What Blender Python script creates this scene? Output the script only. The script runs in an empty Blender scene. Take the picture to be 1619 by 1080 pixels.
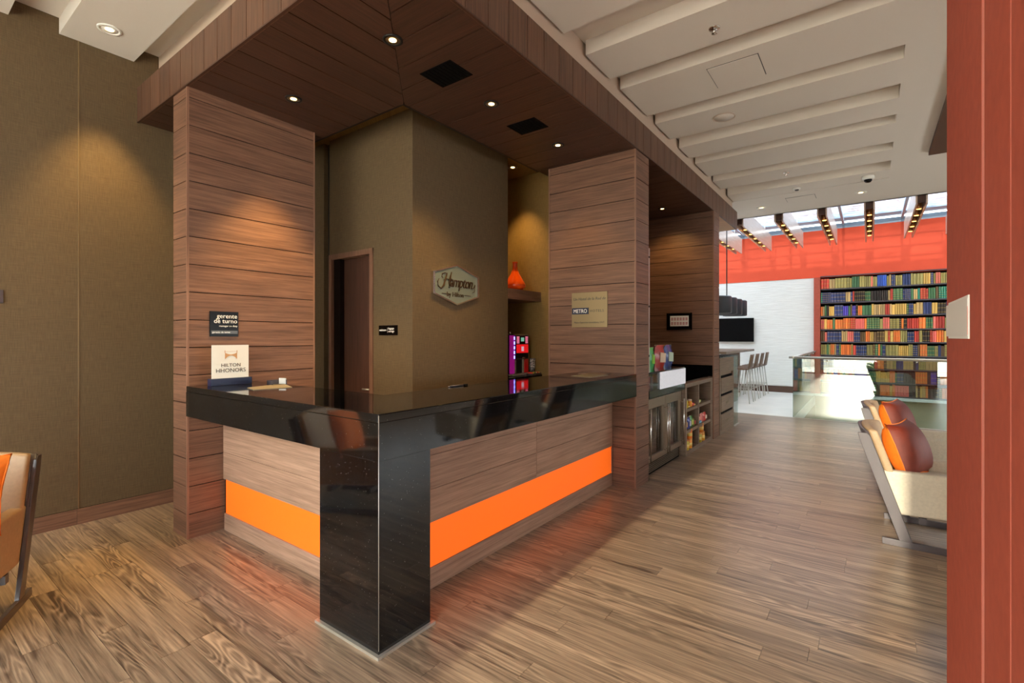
import bpy, bmesh, math, random
from mathutils import Vector, Matrix
random.seed(7)
SC = bpy.context.scene
COL = SC.collection
PI = math.pi

# ------------------------------------------------------------------ camera, world, sun, exposure
YAW = math.radians(36.42)
cam_d = bpy.data.cameras.new('camera'); cam = bpy.data.objects.new('camera', cam_d); COL.objects.link(cam)
cam.location = (0, 0, 1.45); cam.rotation_euler = (PI/2, 0, YAW)
cam_d.sensor_width = 36; cam_d.lens = 36*766.8/1619; cam_d.shift_y = -6.9/1619; cam_d.clip_end = 200; cam_d.clip_start = .02
SC.camera = cam

WORLD = 4.0
w = bpy.data.worlds.new('sky'); SC.world = w; w.use_nodes = True
bg = w.node_tree.nodes['Background']; wt_ = w.node_tree       # overcast sky: zenith three times as bright as the horizon
tc = wt_.nodes.new('ShaderNodeTexCoord'); sx_ = wt_.nodes.new('ShaderNodeSeparateXYZ'); wt_.links.new(tc.outputs['Generated'], sx_.inputs[0])
ma = wt_.nodes.new('ShaderNodeMath'); ma.operation = 'MULTIPLY_ADD'; ma.use_clamp = False; ma.inputs[1].default_value = 2*WORLD; ma.inputs[2].default_value = WORLD
mx_ = wt_.nodes.new('ShaderNodeMath'); mx_.operation = 'MAXIMUM'; mx_.inputs[1].default_value = 0
wt_.links.new(sx_.outputs[2], mx_.inputs[0]); wt_.links.new(mx_.outputs[0], ma.inputs[0]); wt_.links.new(ma.outputs[0], bg.inputs[1])
bg.inputs[0].default_value = (.98, .98, 1, 1)

sun_d = bpy.data.lights.new('sun', 'SUN'); sun_d.energy = 4.0; sun_d.angle = math.radians(.8); sun_d.color = (1, .86, .68)
sun = bpy.data.objects.new('sun', sun_d); COL.objects.link(sun)
sun.rotation_euler = Vector((0, 1, -math.tan(math.radians(15.5)))).to_track_quat('-Z', 'Y').to_euler()

SC.view_settings.view_transform = 'Standard'; SC.view_settings.look = 'None'
SC.view_settings.gamma = 1; SC.view_settings.use_curve_mapping = False
SC.view_settings.exposure = .82
DL = 1.0    # strength of the recessed lamps

# ------------------------------------------------------------------ helpers
def lin(c):
    return tuple(((v/255)/12.92 if v/255 <= .04045 else ((v/255+.055)/1.055)**2.4) for v in c) + (1,)

class MB:
    """collects geometry, build() links it as one mesh object"""
    def __init__(s): s.v = []; s.f = []; s.m = []; s.sm = []; s.pid = []
    def add(s, vs, fs, m=0, smooth=False, pid=0.0):
        b = len(s.v); s.v += [tuple(p) for p in vs]; s.pid += [pid]*len(vs)
        for f in fs: s.f.append([b+i for i in f]); s.m.append(m); s.sm.append(smooth)
        return s
    def box(s, a, b, m=0, pid=0.0):
        x0, y0, z0 = (min(a[i], b[i]) for i in range(3)); x1, y1, z1 = (max(a[i], b[i]) for i in range(3))
        return s.add([(x0,y0,z0),(x1,y0,z0),(x1,y1,z0),(x0,y1,z0),(x0,y0,z1),(x1,y0,z1),(x1,y1,z1),(x0,y1,z1)],
              [(3,2,1,0),(4,5,6,7),(0,1,5,4),(1,2,6,5),(2,3,7,6),(3,0,4,7)], m, False, pid)
    def prism(s, pts, axis, lo, hi, m=0, pid=0.0, smooth=False):
        """pts polygon in the two other axes, extruded along axis ('x','y','z') from lo to hi"""
        n = len(pts)
        def P(p, t):
            return {'x': (t, p[0], p[1]), 'y': (p[0], t, p[1]), 'z': (p[0], p[1], t)}[axis]
        vs = [P(p, lo) for p in pts] + [P(p, hi) for p in pts]
        fs = [tuple(range(n)), tuple(range(2*n-1, n-1, -1))] + [((i+1) % n, i, n+i, n+(i+1) % n) for i in range(n)]
        return s.add(vs, fs, m, smooth, pid)
    def tube(s, pts, r, n=8, m=0, closed=False, smooth=True):
        pts = [Vector(p) for p in pts]; vs = []; fs = []
        for i, p in enumerate(pts):
            t = (pts[min(i+1, len(pts)-1)] - pts[max(i-1, 0)])
            t = t.normalized() if t.length > 1e-9 else Vector((0, 0, 1))
            a = t.cross(Vector((0, 0, 1)));
            if a.length < 1e-3: a = t.cross(Vector((1, 0, 0)))
            a.normalize(); b = t.cross(a)
            rr = r[i] if isinstance(r, (list, tuple)) else r
            for k in range(n):
                q = 2*PI*k/n; vs.append(p + a*math.cos(q)*rr + b*math.sin(q)*rr)
        for i in range(len(pts)-1):
            for k in range(n): fs.append((i*n+k, i*n+(k+1) % n, (i+1)*n+(k+1) % n, (i+1)*n+k))
        fs.append(tuple(range(n-1, -1, -1))); fs.append(tuple(range((len(pts)-1)*n, len(pts)*n)))
        return s.add(vs, fs, m, smooth)
    def lathe(s, prof, c=(0, 0, 0), n=20, m=0, smooth=True):
        vs = []; fs = []
        for r, z in prof:
            for k in range(n):
                q = 2*PI*k/n; vs.append((c[0]+r*math.cos(q), c[1]+r*math.sin(q), c[2]+z))
        for i in range(len(prof)-1):
            for k in range(n): fs.append((i*n+k, i*n+(k+1) % n, (i+1)*n+(k+1) % n, (i+1)*n+k))
        fs.append(tuple(range(n-1, -1, -1))); fs.append(tuple(range((len(prof)-1)*n, len(prof)*n)))
        return s.add(vs, fs, m, smooth)
    def build(s, name, mats, parent=None, world=True, bevel=0, seg=2, angle=.6):
        me = bpy.data.meshes.new(name)
        c = Vector((0, 0, 0))
        if world:
            xs = list(zip(*s.v)); c = Vector(((min(xs[0])+max(xs[0]))/2, (min(xs[1])+max(xs[1]))/2, min(xs[2])))
        me.from_pydata([tuple(Vector(p)-c) for p in s.v], [], s.f)
        for i, mt in enumerate(mats if isinstance(mats, (list, tuple)) else [mats]): me.materials.append(mt)
        me.polygons.foreach_set('material_index', s.m); me.polygons.foreach_set('use_smooth', s.sm)
        if any(s.pid):
            at = me.attributes.new('pid', 'FLOAT', 'POINT'); at.data.foreach_set('value', s.pid)
        me.update()
        bm = bmesh.new(); bm.from_mesh(me); bmesh.ops.recalc_face_normals(bm, faces=bm.faces); bm.to_mesh(me); bm.free()
        o = bpy.data.objects.new(name, me); COL.objects.link(o)
        if parent: o.parent = parent
        o.location = (c - wloc(parent)) if world else (0, 0, 0)
        if bevel:
            b = o.modifiers.new('bevel', 'BEVEL'); b.width = bevel; b.segments = seg; b.limit_method = 'ANGLE'; b.angle_limit = angle
        return o

def wloc(o):
    v = Vector((0, 0, 0))
    while o: v += Vector(o.location); o = o.parent
    return v

def tag(o, label=None, cat=None, group=None, kind=None):
    if label: o['label'] = label
    if cat: o['category'] = cat
    if group: o['group'] = group
    if kind: o['kind'] = kind
    return o
def thing(name, label, cat, loc=(0, 0, 0), rz=0, group=None):
    o = bpy.data.objects.new(name, None); COL.objects.link(o); o.empty_display_size = .1
    o.location = loc; o.rotation_euler = (0, 0, rz)
    return tag(o, label, cat, group)
def struct(name, mb, mat, label=None, **k):
    o = mb.build(name, mat, None, **k); return tag(o, label, None, None, 'structure')
def B(a, b, m=0, pid=0.0): return MB().box(a, b, m, pid)
def copy_tree(o, parent=None):
    c = o.copy(); COL.objects.link(c); c.parent = parent
    for ch in list(o.children): copy_tree(ch, c)
    return c

def text(parent, name, s, size, loc, face, mat, align='LEFT', shear=0, extrude=.001, sx=1, label=None, spacing=1):
    """lettering as a mesh; face '-y' (wall facing -Y) or '+x'; loc is a world point on the baseline"""
    cu = bpy.data.curves.new('lettering', 'FONT'); cu.body = s; cu.size = size; cu.align_x = align
    cu.shear = shear; cu.extrude = extrude; cu.resolution_u = 3; cu.space_character = spacing
    t = bpy.data.objects.new('t', cu); COL.objects.link(t)
    me = bpy.data.meshes.new_from_object(t.evaluated_get(bpy.context.evaluated_depsgraph_get()))
    bpy.data.objects.remove(t)
    R = {'-y': Matrix.Rotation(PI/2, 4, 'X'), '+x': Matrix.Rotation(PI/2, 4, 'Z') @ Matrix.Rotation(PI/2, 4, 'X'),
         '-x': Matrix.Rotation(-PI/2, 4, 'Z') @ Matrix.Rotation(PI/2, 4, 'X')}[face]
    me.transform(R @ Matrix.Diagonal((sx, 1, 1, 1)))
    me.materials.clear(); me.materials.append(mat)
    o = bpy.data.objects.new(name, me); COL.objects.link(o); o.parent = parent; o.location = Vector(loc)-wloc(parent)
    if label: o['label'] = label
    return o

# ------------------------------------------------------------------ materials
class NT:
    def __init__(s, name):
        s.mat = bpy.data.materials.new(name); s.mat.use_nodes = True; s.t = s.mat.node_tree; s.n = s.t.nodes; s.l = s.t.links
        s.bs = s.n['Principled BSDF']
    def node(s, typ, **k):
        n = s.n.new(typ)
        for a, b in k.items(): setattr(n, a, b)
        return n
    def link(s, a, b): s.l.new(a, b)
    def math(s, op, a, b=None, c=None):
        n = s.node('ShaderNodeMath', operation=op)
        for i, x in enumerate((a, b, c)):
            if x is None: continue
            if isinstance(x, (int, float)): n.inputs[i].default_value = x
            else: s.link(x, n.inputs[i])
        return n.outputs[0]
    def mix(s, f, a, b):
        n = s.node('ShaderNodeMix', data_type='RGBA')
        for i, x in ((0, f), (6, a), (7, b)):
            if isinstance(x, (int, float, tuple)): n.inputs[i].default_value = x
            else: s.link(x, n.inputs[i])
        return n.outputs[2]
    def noise(s, vec, scale, detail=3, rough=.5, dist=0):
        n = s.node('ShaderNodeTexNoise'); n.inputs['Scale'].default_value = scale; n.inputs['Detail'].default_value = detail
        n.inputs['Roughness'].default_value = rough; n.inputs['Distortion'].default_value = dist
        if vec is not None: s.link(vec, n.inputs['Vector'])
        return n.outputs[0]
    def ramp(s, f, lo, hi):
        n = s.node('ShaderNodeMapRange'); n.inputs[1].default_value = lo; n.inputs[2].default_value = hi
        s.link(f, n.inputs[0]); return n.outputs[0]
    def pos(s):
        g = s.node('ShaderNodeNewGeometry'); sp = s.node('ShaderNodeSeparateXYZ'); s.link(g.outputs['Position'], sp.inputs[0]); return g.outputs['Position'], sp.outputs
    def comb(s, x, y, z):
        n = s.node('ShaderNodeCombineXYZ')
        for i, q in enumerate((x, y, z)):
            if isinstance(q, (int, float)): n.inputs[i].default_value = q
            else: s.link(q, n.inputs[i])
        return n.outputs[0]
    def bump(s, h, st, d=.01):
        n = s.node('ShaderNodeBump'); n.inputs['Strength'].default_value = st; n.inputs['Distance'].default_value = d
        s.link(h, n.inputs['Height']); s.link(n.outputs[0], s.bs.inputs['Normal'])

def plain(name, rgb, rough=.5, metal=0, spec=.5, emit=0, coat=0, grain=0, alpha=None):
    t = NT(name); b = t.bs
    b.inputs['Base Color'].default_value = lin(rgb); b.inputs['Roughness'].default_value = rough; b.inputs['Metallic'].default_value = metal
    b.inputs['Specular IOR Level'].default_value = spec; b.inputs['Coat Weight'].default_value = coat
    if emit: b.inputs['Emission Color'].default_value = lin(rgb); b.inputs['Emission Strength'].default_value = emit
    if grain:
        p, _ = t.pos(); n = t.noise(p, grain, 3); c = lin(rgb)
        t.link(t.mix(n, tuple(v*.82 for v in c[:3])+(1,), tuple(min(1, v*1.15) for v in c[:3])+(1,)), b.inputs['Base Color'])
        t.bump(n, .15, .002)
    return t.mat

def wood(name, dark, light, axis, rough=.45, sa=1.2, sb=34, var=.22, rings=0, spec=.4, bump=.12, bw=.28, ac2=9, lo=.3, hi=.7, rs=1):
    """straight-grained board wood, grain along axis: h horizontal on walls, v vertical, x, y"""
    t = NT(name); _, P = t.pos()
    at = t.node('ShaderNodeAttribute', attribute_name='pid'); pid = at.outputs['Fac']
    hor = t.math('ADD', P[0], P[1])
    al, ac = {'h': (hor, P[2]), 'v': (P[2], hor), 'x': (P[0], t.math('ADD', P[1], P[2])), 'y': (P[1], t.math('ADD', P[0], P[2]))}[axis]
    o1 = t.math('MULTIPLY', pid, 37.7)
    v1 = t.comb(t.math('ADD', t.math('MULTIPLY', al, sa), o1), t.math('MULTIPLY', ac, sb), o1)
    fine = t.noise(v1, 2.2, 5, .65)
    v2 = t.comb(t.math('ADD', t.math('MULTIPLY', al, .9), o1), t.math('MULTIPLY', ac, ac2), o1)
    broad = t.noise(v2, 1.3, 3, .5, .6)
    g = t.math('ADD', t.math('MULTIPLY', fine, 1-bw), t.math('MULTIPLY', broad, bw))
    if rings:
        v3 = t.comb(t.math('ADD', t.math('MULTIPLY', al, 1.5*rs), o1), t.math('MULTIPLY', ac, 12*rs), o1)
        base = t.noise(v3, 1.0, 1.5, .4, .15)
        r = t.math('SINE', t.math('MULTIPLY', base, 75))
        r = t.math('ADD', t.math('MULTIPLY', r, .5), .5)
        r = t.math('POWER', r, 1.6)
        msk = t.ramp(t.noise(t.comb(t.math('MULTIPLY', al, .6), t.math('MULTIPLY', ac, 2), o1), 1.6, 1), .42, .62)
        g = t.math('ADD', g, t.math('MULTIPLY', t.math('MULTIPLY', t.math('SUBTRACT', r, .5), msk), rings))
    f = t.ramp(g, lo, hi)
    col = t.mix(f, lin(dark), lin(light))
    wn = t.node('ShaderNodeTexWhiteNoise', noise_dimensions='1D'); t.link(t.math('MULTIPLY', pid, 91.3), wn.inputs['W'])
    hs = t.node('ShaderNodeHueSaturation'); t.link(col, hs.inputs['Color'])
    t.link(t.math('ADD', t.math('MULTIPLY', wn.outputs[0], var*2), 1-var), hs.inputs['Value'])
    hs.inputs['Saturation'].default_value = 1
    t.link(hs.outputs[0], t.bs.inputs['Base Color'])
    t.bs.inputs['Roughness'].default_value = rough; t.bs.inputs['Specular IOR Level'].default_value = spec
    t.bump(fine, bump, .004)
    return t.mat

WD, WL = (84, 57, 45), (146, 106, 83)
M = {}
M['wood_h'] = wood('walnut laminate, horizontal grain', WD, WL, 'h', var=.07)
M['wood_v'] = wood('walnut laminate, vertical grain', WD, WL, 'v', var=.12)
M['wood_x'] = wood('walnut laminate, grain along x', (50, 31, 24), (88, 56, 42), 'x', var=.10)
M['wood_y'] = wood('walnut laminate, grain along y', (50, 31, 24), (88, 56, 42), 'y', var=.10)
M['desk_wood'] = wood('brushed oak laminate', (128, 98, 80), (192, 156, 132), 'h', sb=46, var=.05)
M['floor'] = wood('elm plank floor', (84, 68, 57), (178, 153, 128), 'x', rough=.28, sa=1.1, sb=44, var=.2, rings=.15, bw=.5, ac2=24, lo=.34, hi=.66, rs=1, spec=.5, bump=.06)
M['trim_wood'] = wood('walnut edge trim', (110, 76, 60), (160, 120, 98), 'v', var=.02)
M['fascia'] = wood('dark walnut fascia board', (72, 50, 39), (120, 85, 65), 'v', var=.12)
M['cab_wood'] = wood('taupe oak laminate', (96, 80, 66), (144, 122, 102), 'h', sb=46, var=.05)
M['door_wood'] = wood('dark walnut door leaf', (58, 36, 28), (96, 62, 48), 'v', var=.02)
M['gold_lit_wood'] = wood('light ceiling laminate', (150, 104, 60), (200, 150, 92), 'x', var=.02)  # light wood, with the golden light on that soffit mixed into its colour
M['joint'] = plain('dark joint', (26, 17, 13), .9, spec=.1)

def fabric_wall(name, a, b):
    t = NT(name); _, P = t.pos(); hor = t.math('ADD', P[0], P[1])
    w1 = t.noise(t.comb(t.math('MULTIPLY', hor, 90), t.math('MULTIPLY', P[2], 6), 0), 2, 3)
    w2 = t.noise(t.comb(t.math('MULTIPLY', hor, 5), t.math('MULTIPLY', P[2], 120), 3), 2, 3)
    g = t.math('MULTIPLY', t.math('ADD', w1, w2), .5)
    t.link(t.mix(t.ramp(g, .35, .65), lin(a), lin(b)), t.bs.inputs['Base Color'])
    t.bs.inputs['Roughness'].default_value = .62; t.bs.inputs['Specular IOR Level'].default_value = .3
    t.bump(g, .2, .002); return t.mat
M['fabric'] = fabric_wall('woven wall covering', (88, 71, 50), (108, 89, 63))
M['niche_fabric'] = fabric_wall('niche wall covering', (112, 86, 42), (136, 106, 58))
M['plaster'] = plain('ceiling plaster', (222, 212, 200), .9, spec=.2)
M['plaster_dim'] = plain('painted cornice board', (206, 184, 164), .9, spec=.2)
M['white'] = plain('white paint', (240, 238, 232), .8, spec=.3)

def granite():
    t = NT('polished black granite'); p, _ = t.pos()
    v = t.node('ShaderNodeTexVoronoi'); v.inputs['Scale'].default_value = 95; t.link(p, v.inputs['Vector'])
    dots = t.math('LESS_THAN', v.outputs['Distance'], .13)
    sel = t.math('GREATER_THAN', t.noise(p, 60, 1), .6)
    d = t.math('MULTIPLY', dots, sel)
    cl = t.ramp(t.noise(p, 9, 4, .6), .45, .8)
    c = t.mix(cl, (.0035, .0035, .0042, 1), (.010, .012, .014, 1))
    t.link(t.mix(d, c, (.22, .22, .20, 1)), t.bs.inputs['Base Color'])
    t.bs.inputs['Roughness'].default_value = .055; t.bs.inputs['Specular IOR Level'].default_value = .62
    return t.mat
M['granite'] = granite()
M['steel'] = plain('brushed steel', (205, 200, 190), .42, .75)
M['chrome'] = plain('chrome', (225, 222, 216), .12, 1)
M['fridge_steel'] = plain('bronze tinted steel', (150, 134, 116), .38, .85)
M['black'] = plain('matt black', (14, 13, 13), .5)
M['gloss_black'] = plain('gloss black', (12, 9, 9), .25, spec=.2)
M['grille'] = plain('black grille', (6, 6, 6), .8, spec=.1)
M['orange'] = plain('orange acrylic panel', (255, 108, 26), .35, emit=.38)
M['red_wall'] = plain('orange red paint', (232, 88, 58), .75, spec=.25, grain=1.2)
M['red_pillar'] = plain('red fabric panel', (184, 88, 68), .72, spec=.25, grain=26)
M['red_joint'] = plain('salmon joint strip', (246, 150, 132), .5)
M['brown_panel'] = plain('dark brown soffit panel', (86, 58, 42), .6)
M['lamp'] = plain('lamp lens', (255, 214, 140), .5, emit=5)
M['lamp_off'] = plain('dim lamp lens', (255, 240, 215), .5, emit=3)
M['amber'] = plain('amber spot lens', (255, 178, 84), .5, emit=5)
M['paper'] = plain('paper', (232, 230, 224), .7)
M['paper_tan'] = plain('tan leaflet', (140, 128, 108), .5)
M['white_txt'] = plain('white lettering', (245, 242, 238), .5)
M['grey_txt'] = plain('grey lettering', (70, 66, 62), .5)
M['bronze_txt'] = plain('bronze lettering', (74, 52, 34), .45, .6)
M['gold'] = plain('bronze gold', (196, 142, 92), .35, .5)
M['navy'] = plain('navy enamel', (24, 34, 66), .4)
M['brass_plate'] = plain('brushed brass plaque', (150, 130, 98), .4, .75)
M['frost'] = plain('frosted sign face', (118, 124, 112), .4, .1)
M['beige'] = plain('beige render', (176, 164, 132), .85)
M['cream'] = plain('cream upholstery', (206, 196, 176), .6, grain=60)
M['tan_leather'] = plain('tan upholstery', (172, 142, 108), .5, grain=60)
M['frame_wood'] = plain('grey stained chair wood', (78, 70, 73), .4)
M['dark_frame'] = plain('dark stained chair wood', (74, 66, 68), .3, coat=.3)
M['cush_rust'] = plain('rust velvet', (112, 34, 8), .6, grain=40)
M['cush_or'] = plain('bright orange cloth', (246, 122, 24), .7, grain=60)
M['vase'] = plain('orange glass vase', (244, 84, 10), .08, spec=.7, coat=.5)
M['tv'] = plain('television screen', (4, 4, 5), .2, spec=.15)
M['stone_floor'] = plain('white polished floor', (236, 232, 224), .3, grain=2)
M['pave'] = plain('pale pavement', (214, 208, 196), .85, grain=2)
M['win_frame'] = plain('bronze window frame', (70, 62, 54), .4, .6)
M['sky_bar'] = plain('blue grey skylight bar', (160, 180, 198), .5)
M['shade'] = plain('black lamp shade', (44, 50, 58), .5)
M['stool'] = plain('taupe stool shell', (122, 98, 80), .45)
M['laptop'] = M['black']
def whitewall():
    t = NT('white split-face stone'); _, P = t.pos()
    n = t.noise(t.comb(t.math('MULTIPLY', P[0], 1.6), 0, t.math('MULTIPLY', P[2], 22)), 1.6, 4, .6)
    t.link(t.mix(n, lin((222, 216, 206)), lin((250, 247, 240))), t.bs.inputs['Base Color'])
    t.bs.inputs['Roughness'].default_value = .85; t.bump(n, .35, .02); return t.mat
M['stone_wall'] = whitewall()
def glass(name, tint, ior=1.5, rough=0.0, tex=0, extra=0.0):
    t = NT(name); t.n.remove(t.bs)
    out = t.n['Material Output']; tr = t.node('ShaderNodeBsdfTransparent'); gl = t.node('ShaderNodeBsdfGlossy')
    tr.inputs[0].default_value = tint; gl.inputs['Roughness'].default_value = rough
    ge = t.node('ShaderNodeNewGeometry'); dt = t.node('ShaderNodeVectorMath', operation='DOT_PRODUCT')
    t.link(ge.outputs['Incoming'], dt.inputs[0]); t.link(ge.outputs['Normal'], dt.inputs[1])
    f0 = ((ior-1)/(ior+1))**2 + extra       # Schlick, the same from both sides of the sheet
    sch = t.math('MULTIPLY_ADD', t.math('POWER', t.math('SUBTRACT', 1.0, t.math('ABSOLUTE', dt.outputs['Value'])), 5.0), 1-f0, f0)
    mx = t.node('ShaderNodeMixShader'); t.link(sch, mx.inputs[0]); t.link(tr.outputs[0], mx.inputs[1]); t.link(gl.outputs[0], mx.inputs[2])
    if tex:
        _, P = t.pos(); n = t.noise(t.comb(t.math('MULTIPLY', P[0], 1.4), t.math('MULTIPLY', P[1], 7), 0), 1.5, 4, .6, 1.5)
        t.link(t.mix(t.ramp(n, .38, .62), tuple(v*tex for v in tint[:3])+(1,), tint), tr.inputs[0])
    t.link(mx.outputs[0], out.inputs[0]); return t.mat
M['glass'] = glass('railing glass', (.80, .88, .84, 1), 1.6, extra=.06)
M['clear'] = glass('clear glass', (.92, .95, .94, 1), 1.5)
M['fridge_glass'] = glass('tinted fridge glass', (.42, .38, .34, 1), 1.9)
M['sky_glass'] = glass('textured skylight glass', (.64, .70, .75, 1), 1.12, tex=.42)
def book_mat():
    t = NT('book cloth'); oi = t.node('ShaderNodeObjectInfo'); t.link(oi.outputs['Color'], t.bs.inputs['Base Color'])
    t.bs.inputs['Roughness'].default_value = .55; return t.mat
M['book'] = book_mat()
M['book_gold'] = plain('gilt bands', (206, 170, 84), .45, .2)

# ------------------------------------------------------------------ key dimensions
XP, YP = -1.785, 1.405           # outer faces of desk and canopy
XW = -4.945                      # left wall
ZC, ZR = 3.75, 3.87              # ceiling slabs and slot bottoms
ZS, ZF = 3.25, 3.54              # canopy underside and fascia top
F_, H_, YH_ = 766.8, 1.45, 533.1
def proj(x, y, z):
    d = -math.sin(YAW)*x + math.cos(YAW)*y
    if d < .1: return None
    return (809.5 + F_*(math.cos(YAW)*x + math.sin(YAW)*y)/d, YH_ - F_*(z-H_)/d)

# ------------------------------------------------------------------ floor with planks
floor = struct('floor', B((-12, -2.6, -.2), (4.3, 10.06, -.016)), M['joint'])
ROW, LEN, GAP = .122, 1.22, .0008
planks = []
y = -.4; r_i = 0
while y < 10.05:
    y1 = min(y + ROW, 10.06)
    off = random.random()*LEN
    x = -4.93 - off
    while x < 4.28:
        x0, x1 = max(x, -4.94), min(x + LEN, 4.29)
        if x1 - x0 > .03:
            pts = [proj(a, b, 0) for a in (x0, (x0+x1)/2, x1) for b in (y, y1)]
            cx, cy = (x0+x1)/2, (y+y1)/2
            vis = sum(1 for q in pts if q and -40 < q[0] < 1500 and 533 < q[1] < 1100)
            hid = (cx > -4.2 and cx < -2.6 and cy > 1.7) or (cx < -1.9 and cy > 1.7) or cx > .75 or (cx > .25 and cy < 2.3)
            d = max(.3, -math.sin(YAW)*cx + math.cos(YAW)*cy)
            planks.append(((vis > 1 and not hid) * (x1-x0)/d**2.2 + .0001/d, x0, x1, y, y1))
        x += LEN
    y += ROW; r_i += 1
planks.sort(key=lambda q: -q[0])
rest = MB()
for k, (_, x0, x1, y0, y1) in enumerate(planks):
    pid = random.random()*9 + .01
    a, b = (x0+GAP, y0+GAP, -.016), (x1-GAP, y1-GAP, 0)
    if k < 300: B(a, b, 0, pid).build('plank', M['floor'], floor)
    else: rest.box(a, b, 0, pid)
y = -2.6
while y < -.41:
    x = -4.93
    while x < 4.2:
        rest.box((x+GAP, y+GAP, -.016), (min(x+LEN, 4.29)-GAP, y+ROW-GAP, 0), 0, random.random()*9+.01); x += LEN
    y += ROW
tag(rest.build('planks_beyond', M['floor'], floor), kind='stuff')
struct('floor_white', B((-12, 10.06, -.25), (-1.115, 14.6, 0)), M['stone_floor'])
struct('trim_floor_edge', B((-5, 10.045, -.1), (-1.1, 10.075, .003)), M['steel'])
struct('floor_lower', B((-1.115, 10.06, -3.2), (4.5, 14.6, -3.0)), M['beige'])
struct('wall_stair_near', B((-1.115, 10.06, -3.0), (4.5, 10.12, -.2)), M['beige'])
struct('wall_stair_left', B((-1.2, 10.1, -3.0), (-1.115, 14.5, -.2)), M['beige'])
struct('wall_stair_back', B((-1.2, 14.47, -3.0), (4.5, 14.7, -.02)), M['beige'])
struct('trim_stair_ledge', B((-1.115, 14.38, -.03), (4.5, 14.5, .03)), M['white'])

# ------------------------------------------------------------------ walls
wl = struct('wall_left', B((-5.15, -2.6, 0), (XW, 2.88, 3.95)), M['fabric'])
for yy in (-1.3, 1.032): B((XW-.01, yy-.004, .12), (XW+.003, yy+.004, 3.87)).build('seam_strip', M['brass_plate'], wl)
bl = struct('baseboard_left', B((XW-.01, -2.6, 0), (XW+.004, 2.88, .12)), M['joint'])
for i, (a, b) in enumerate(((-2.6, -1.3), (-1.298, 1.02), (1.022, 2.88))):
    B((XW-.01, a, 0), (XW+.014, b, .118), 0, i+.3).build('board', M['wood_h'], bl)
# door wall (faces the desk), column face with the sign, niche
wd = MB(); wd.box((XW-.2, 2.88, 0), (-4.54, 3.0, 3.47)); wd.box((-4.54, 2.93, 0), (-4.44, 3.05, 3.47), 1)
wd.box((-4.44, 2.88, 2.285), (-3.735, 3.0, 3.47)); wd.box((-3.735, 2.88, 0), (-3.2, 3.0, 3.47))
struct('wall_recess', wd, [M['fabric'], M['black']])
struct('wall_column', B((-3.32, 3.0, 0), (-3.2, 4.26, 3.47)), M['fabric'])
nb = struct('wall_niche_back', B((-4.0, 4.3, 0), (-3.9, 5.0, 3.47)), M['niche_fabric'])
struct('wall_niche_left', B((-4.0, 4.2, 0), (-3.33, 4.262, 3.47)), M['niche_fabric'])
struct('wall_niche_right', B((-4.0, 4.93, 0), (-2.78, 5.05, 3.47)), M['niche_fabric'])
struct('ceiling_recess', B((XW, 2.4, 3.45), (-2.2, 5.05, 3.49)), M['niche_fabric'])
d1 = struct('door_1', MB().box((-4.39, 2.95, 0), (-3.785, 2.99, 2.235)), M['door_wood'])
fr = MB(); fr.box((-4.44, 2.87, 0), (-4.395, 2.99, 2.285)); fr.box((-3.785, 2.87, 0), (-3.735, 2.99, 2.285)); fr.box((-4.44, 2.871, 2.235), (-3.735, 2.99, 2.285))
fr.build('door_frame', M['wood_v'], d1)
B((-4.40, 2.90, 0), (-4.29, 2.952, 2.235)).build('side_jamb', M['joint'], d1)
MB().tube([(-3.84, 2.94, .95), (-3.84, 2.90, .95), (-3.93, 2.90, .95)], .008).build('door_handle', M['steel'], d1)

# white stone wall, red wall, bookcase wall
struct('wall_white', B((-9, 14.47, 0), (-1.14, 14.7, 2.95)), M['stone_wall'])
struct('baseboard_white', B((-9, 14.45, 0), (-1.14, 14.47, .165)), M['brown_panel'])
struct('wall_red', B((-9, 14.46, 2.95), (4.5, 14.7, 4.14)), M['red_wall'])
struct('trim_red_strip', B((-1.14, 14.40, 0), (-1.005, 14.7, 2.95)), M['red_pillar'])
struct('wall_bookcase', B((-1.005, 14.68, -.1), (4.5, 14.8, 3.0)), M['brown_panel'])
struct('wall_right', MB().box((4.3, -2.6, -3), (4.5, 3.0, 4.3)).box((4.3, 9.6, -3), (4.5, 14.7, 4.3)).box((4.3, 3.0, -3), (4.5, 9.6, .9)).box((4.3, 3.0, 1.9), (4.5, 9.6, 4.3)), M['white'])
struct('wall_far_left', B((-9.2, 7.5, 0), (-9, 14.7, 4.3)), M['white'])
struct('wall_bar_back', B((-9, 7.5, 0), (-2.95, 7.56, 4.2)), M['white'])

# back wall with the entrance glazing behind the camera
bk = MB()
for a, b in ((-5.15, -4.7), (-1.75, -1.5), (.22, 1.9), (4.1, 4.5)): bk.box((a, -2.7, 0), (b, -2.6, 3.75))
bk.box((-5.15, -2.7, 3.45), (4.5, -2.6, 4.0))
struct('wall_back', bk, M['white'])
for i, (a, b) in enumerate(((-4.7, -1.75), (-1.5, .22), (1.9, 4.1))):
    wf = MB(); wf.box((a, -2.68, 0), (b, -2.62, .05)); wf.box((a, -2.68, 3.40), (b, -2.62, 3.45))
    n = 3 if b-a > 2 else 1
    for k in range(n+1):
        q = a + (b-a)*k/n; wf.box((max(a, q-.025), -2.68, 0), (min(b, q+.025), -2.62, 3.45))
    o = struct('window_%d' % (i+1), wf, M['win_frame'])
    B((a, -2.655, .05), (b, -2.645, 3.40)).build('pane', M['clear'], o)
wf = MB()
for q in (3.0, 5.2, 7.4, 9.55): wf.box((4.36, q, .9), (4.42, q+.05, 1.9))
wf.box((4.36, 3, .9), (4.42, 9.6, .95)); wf.box((4.36, 3, 1.85), (4.42, 9.6, 1.9))
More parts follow.
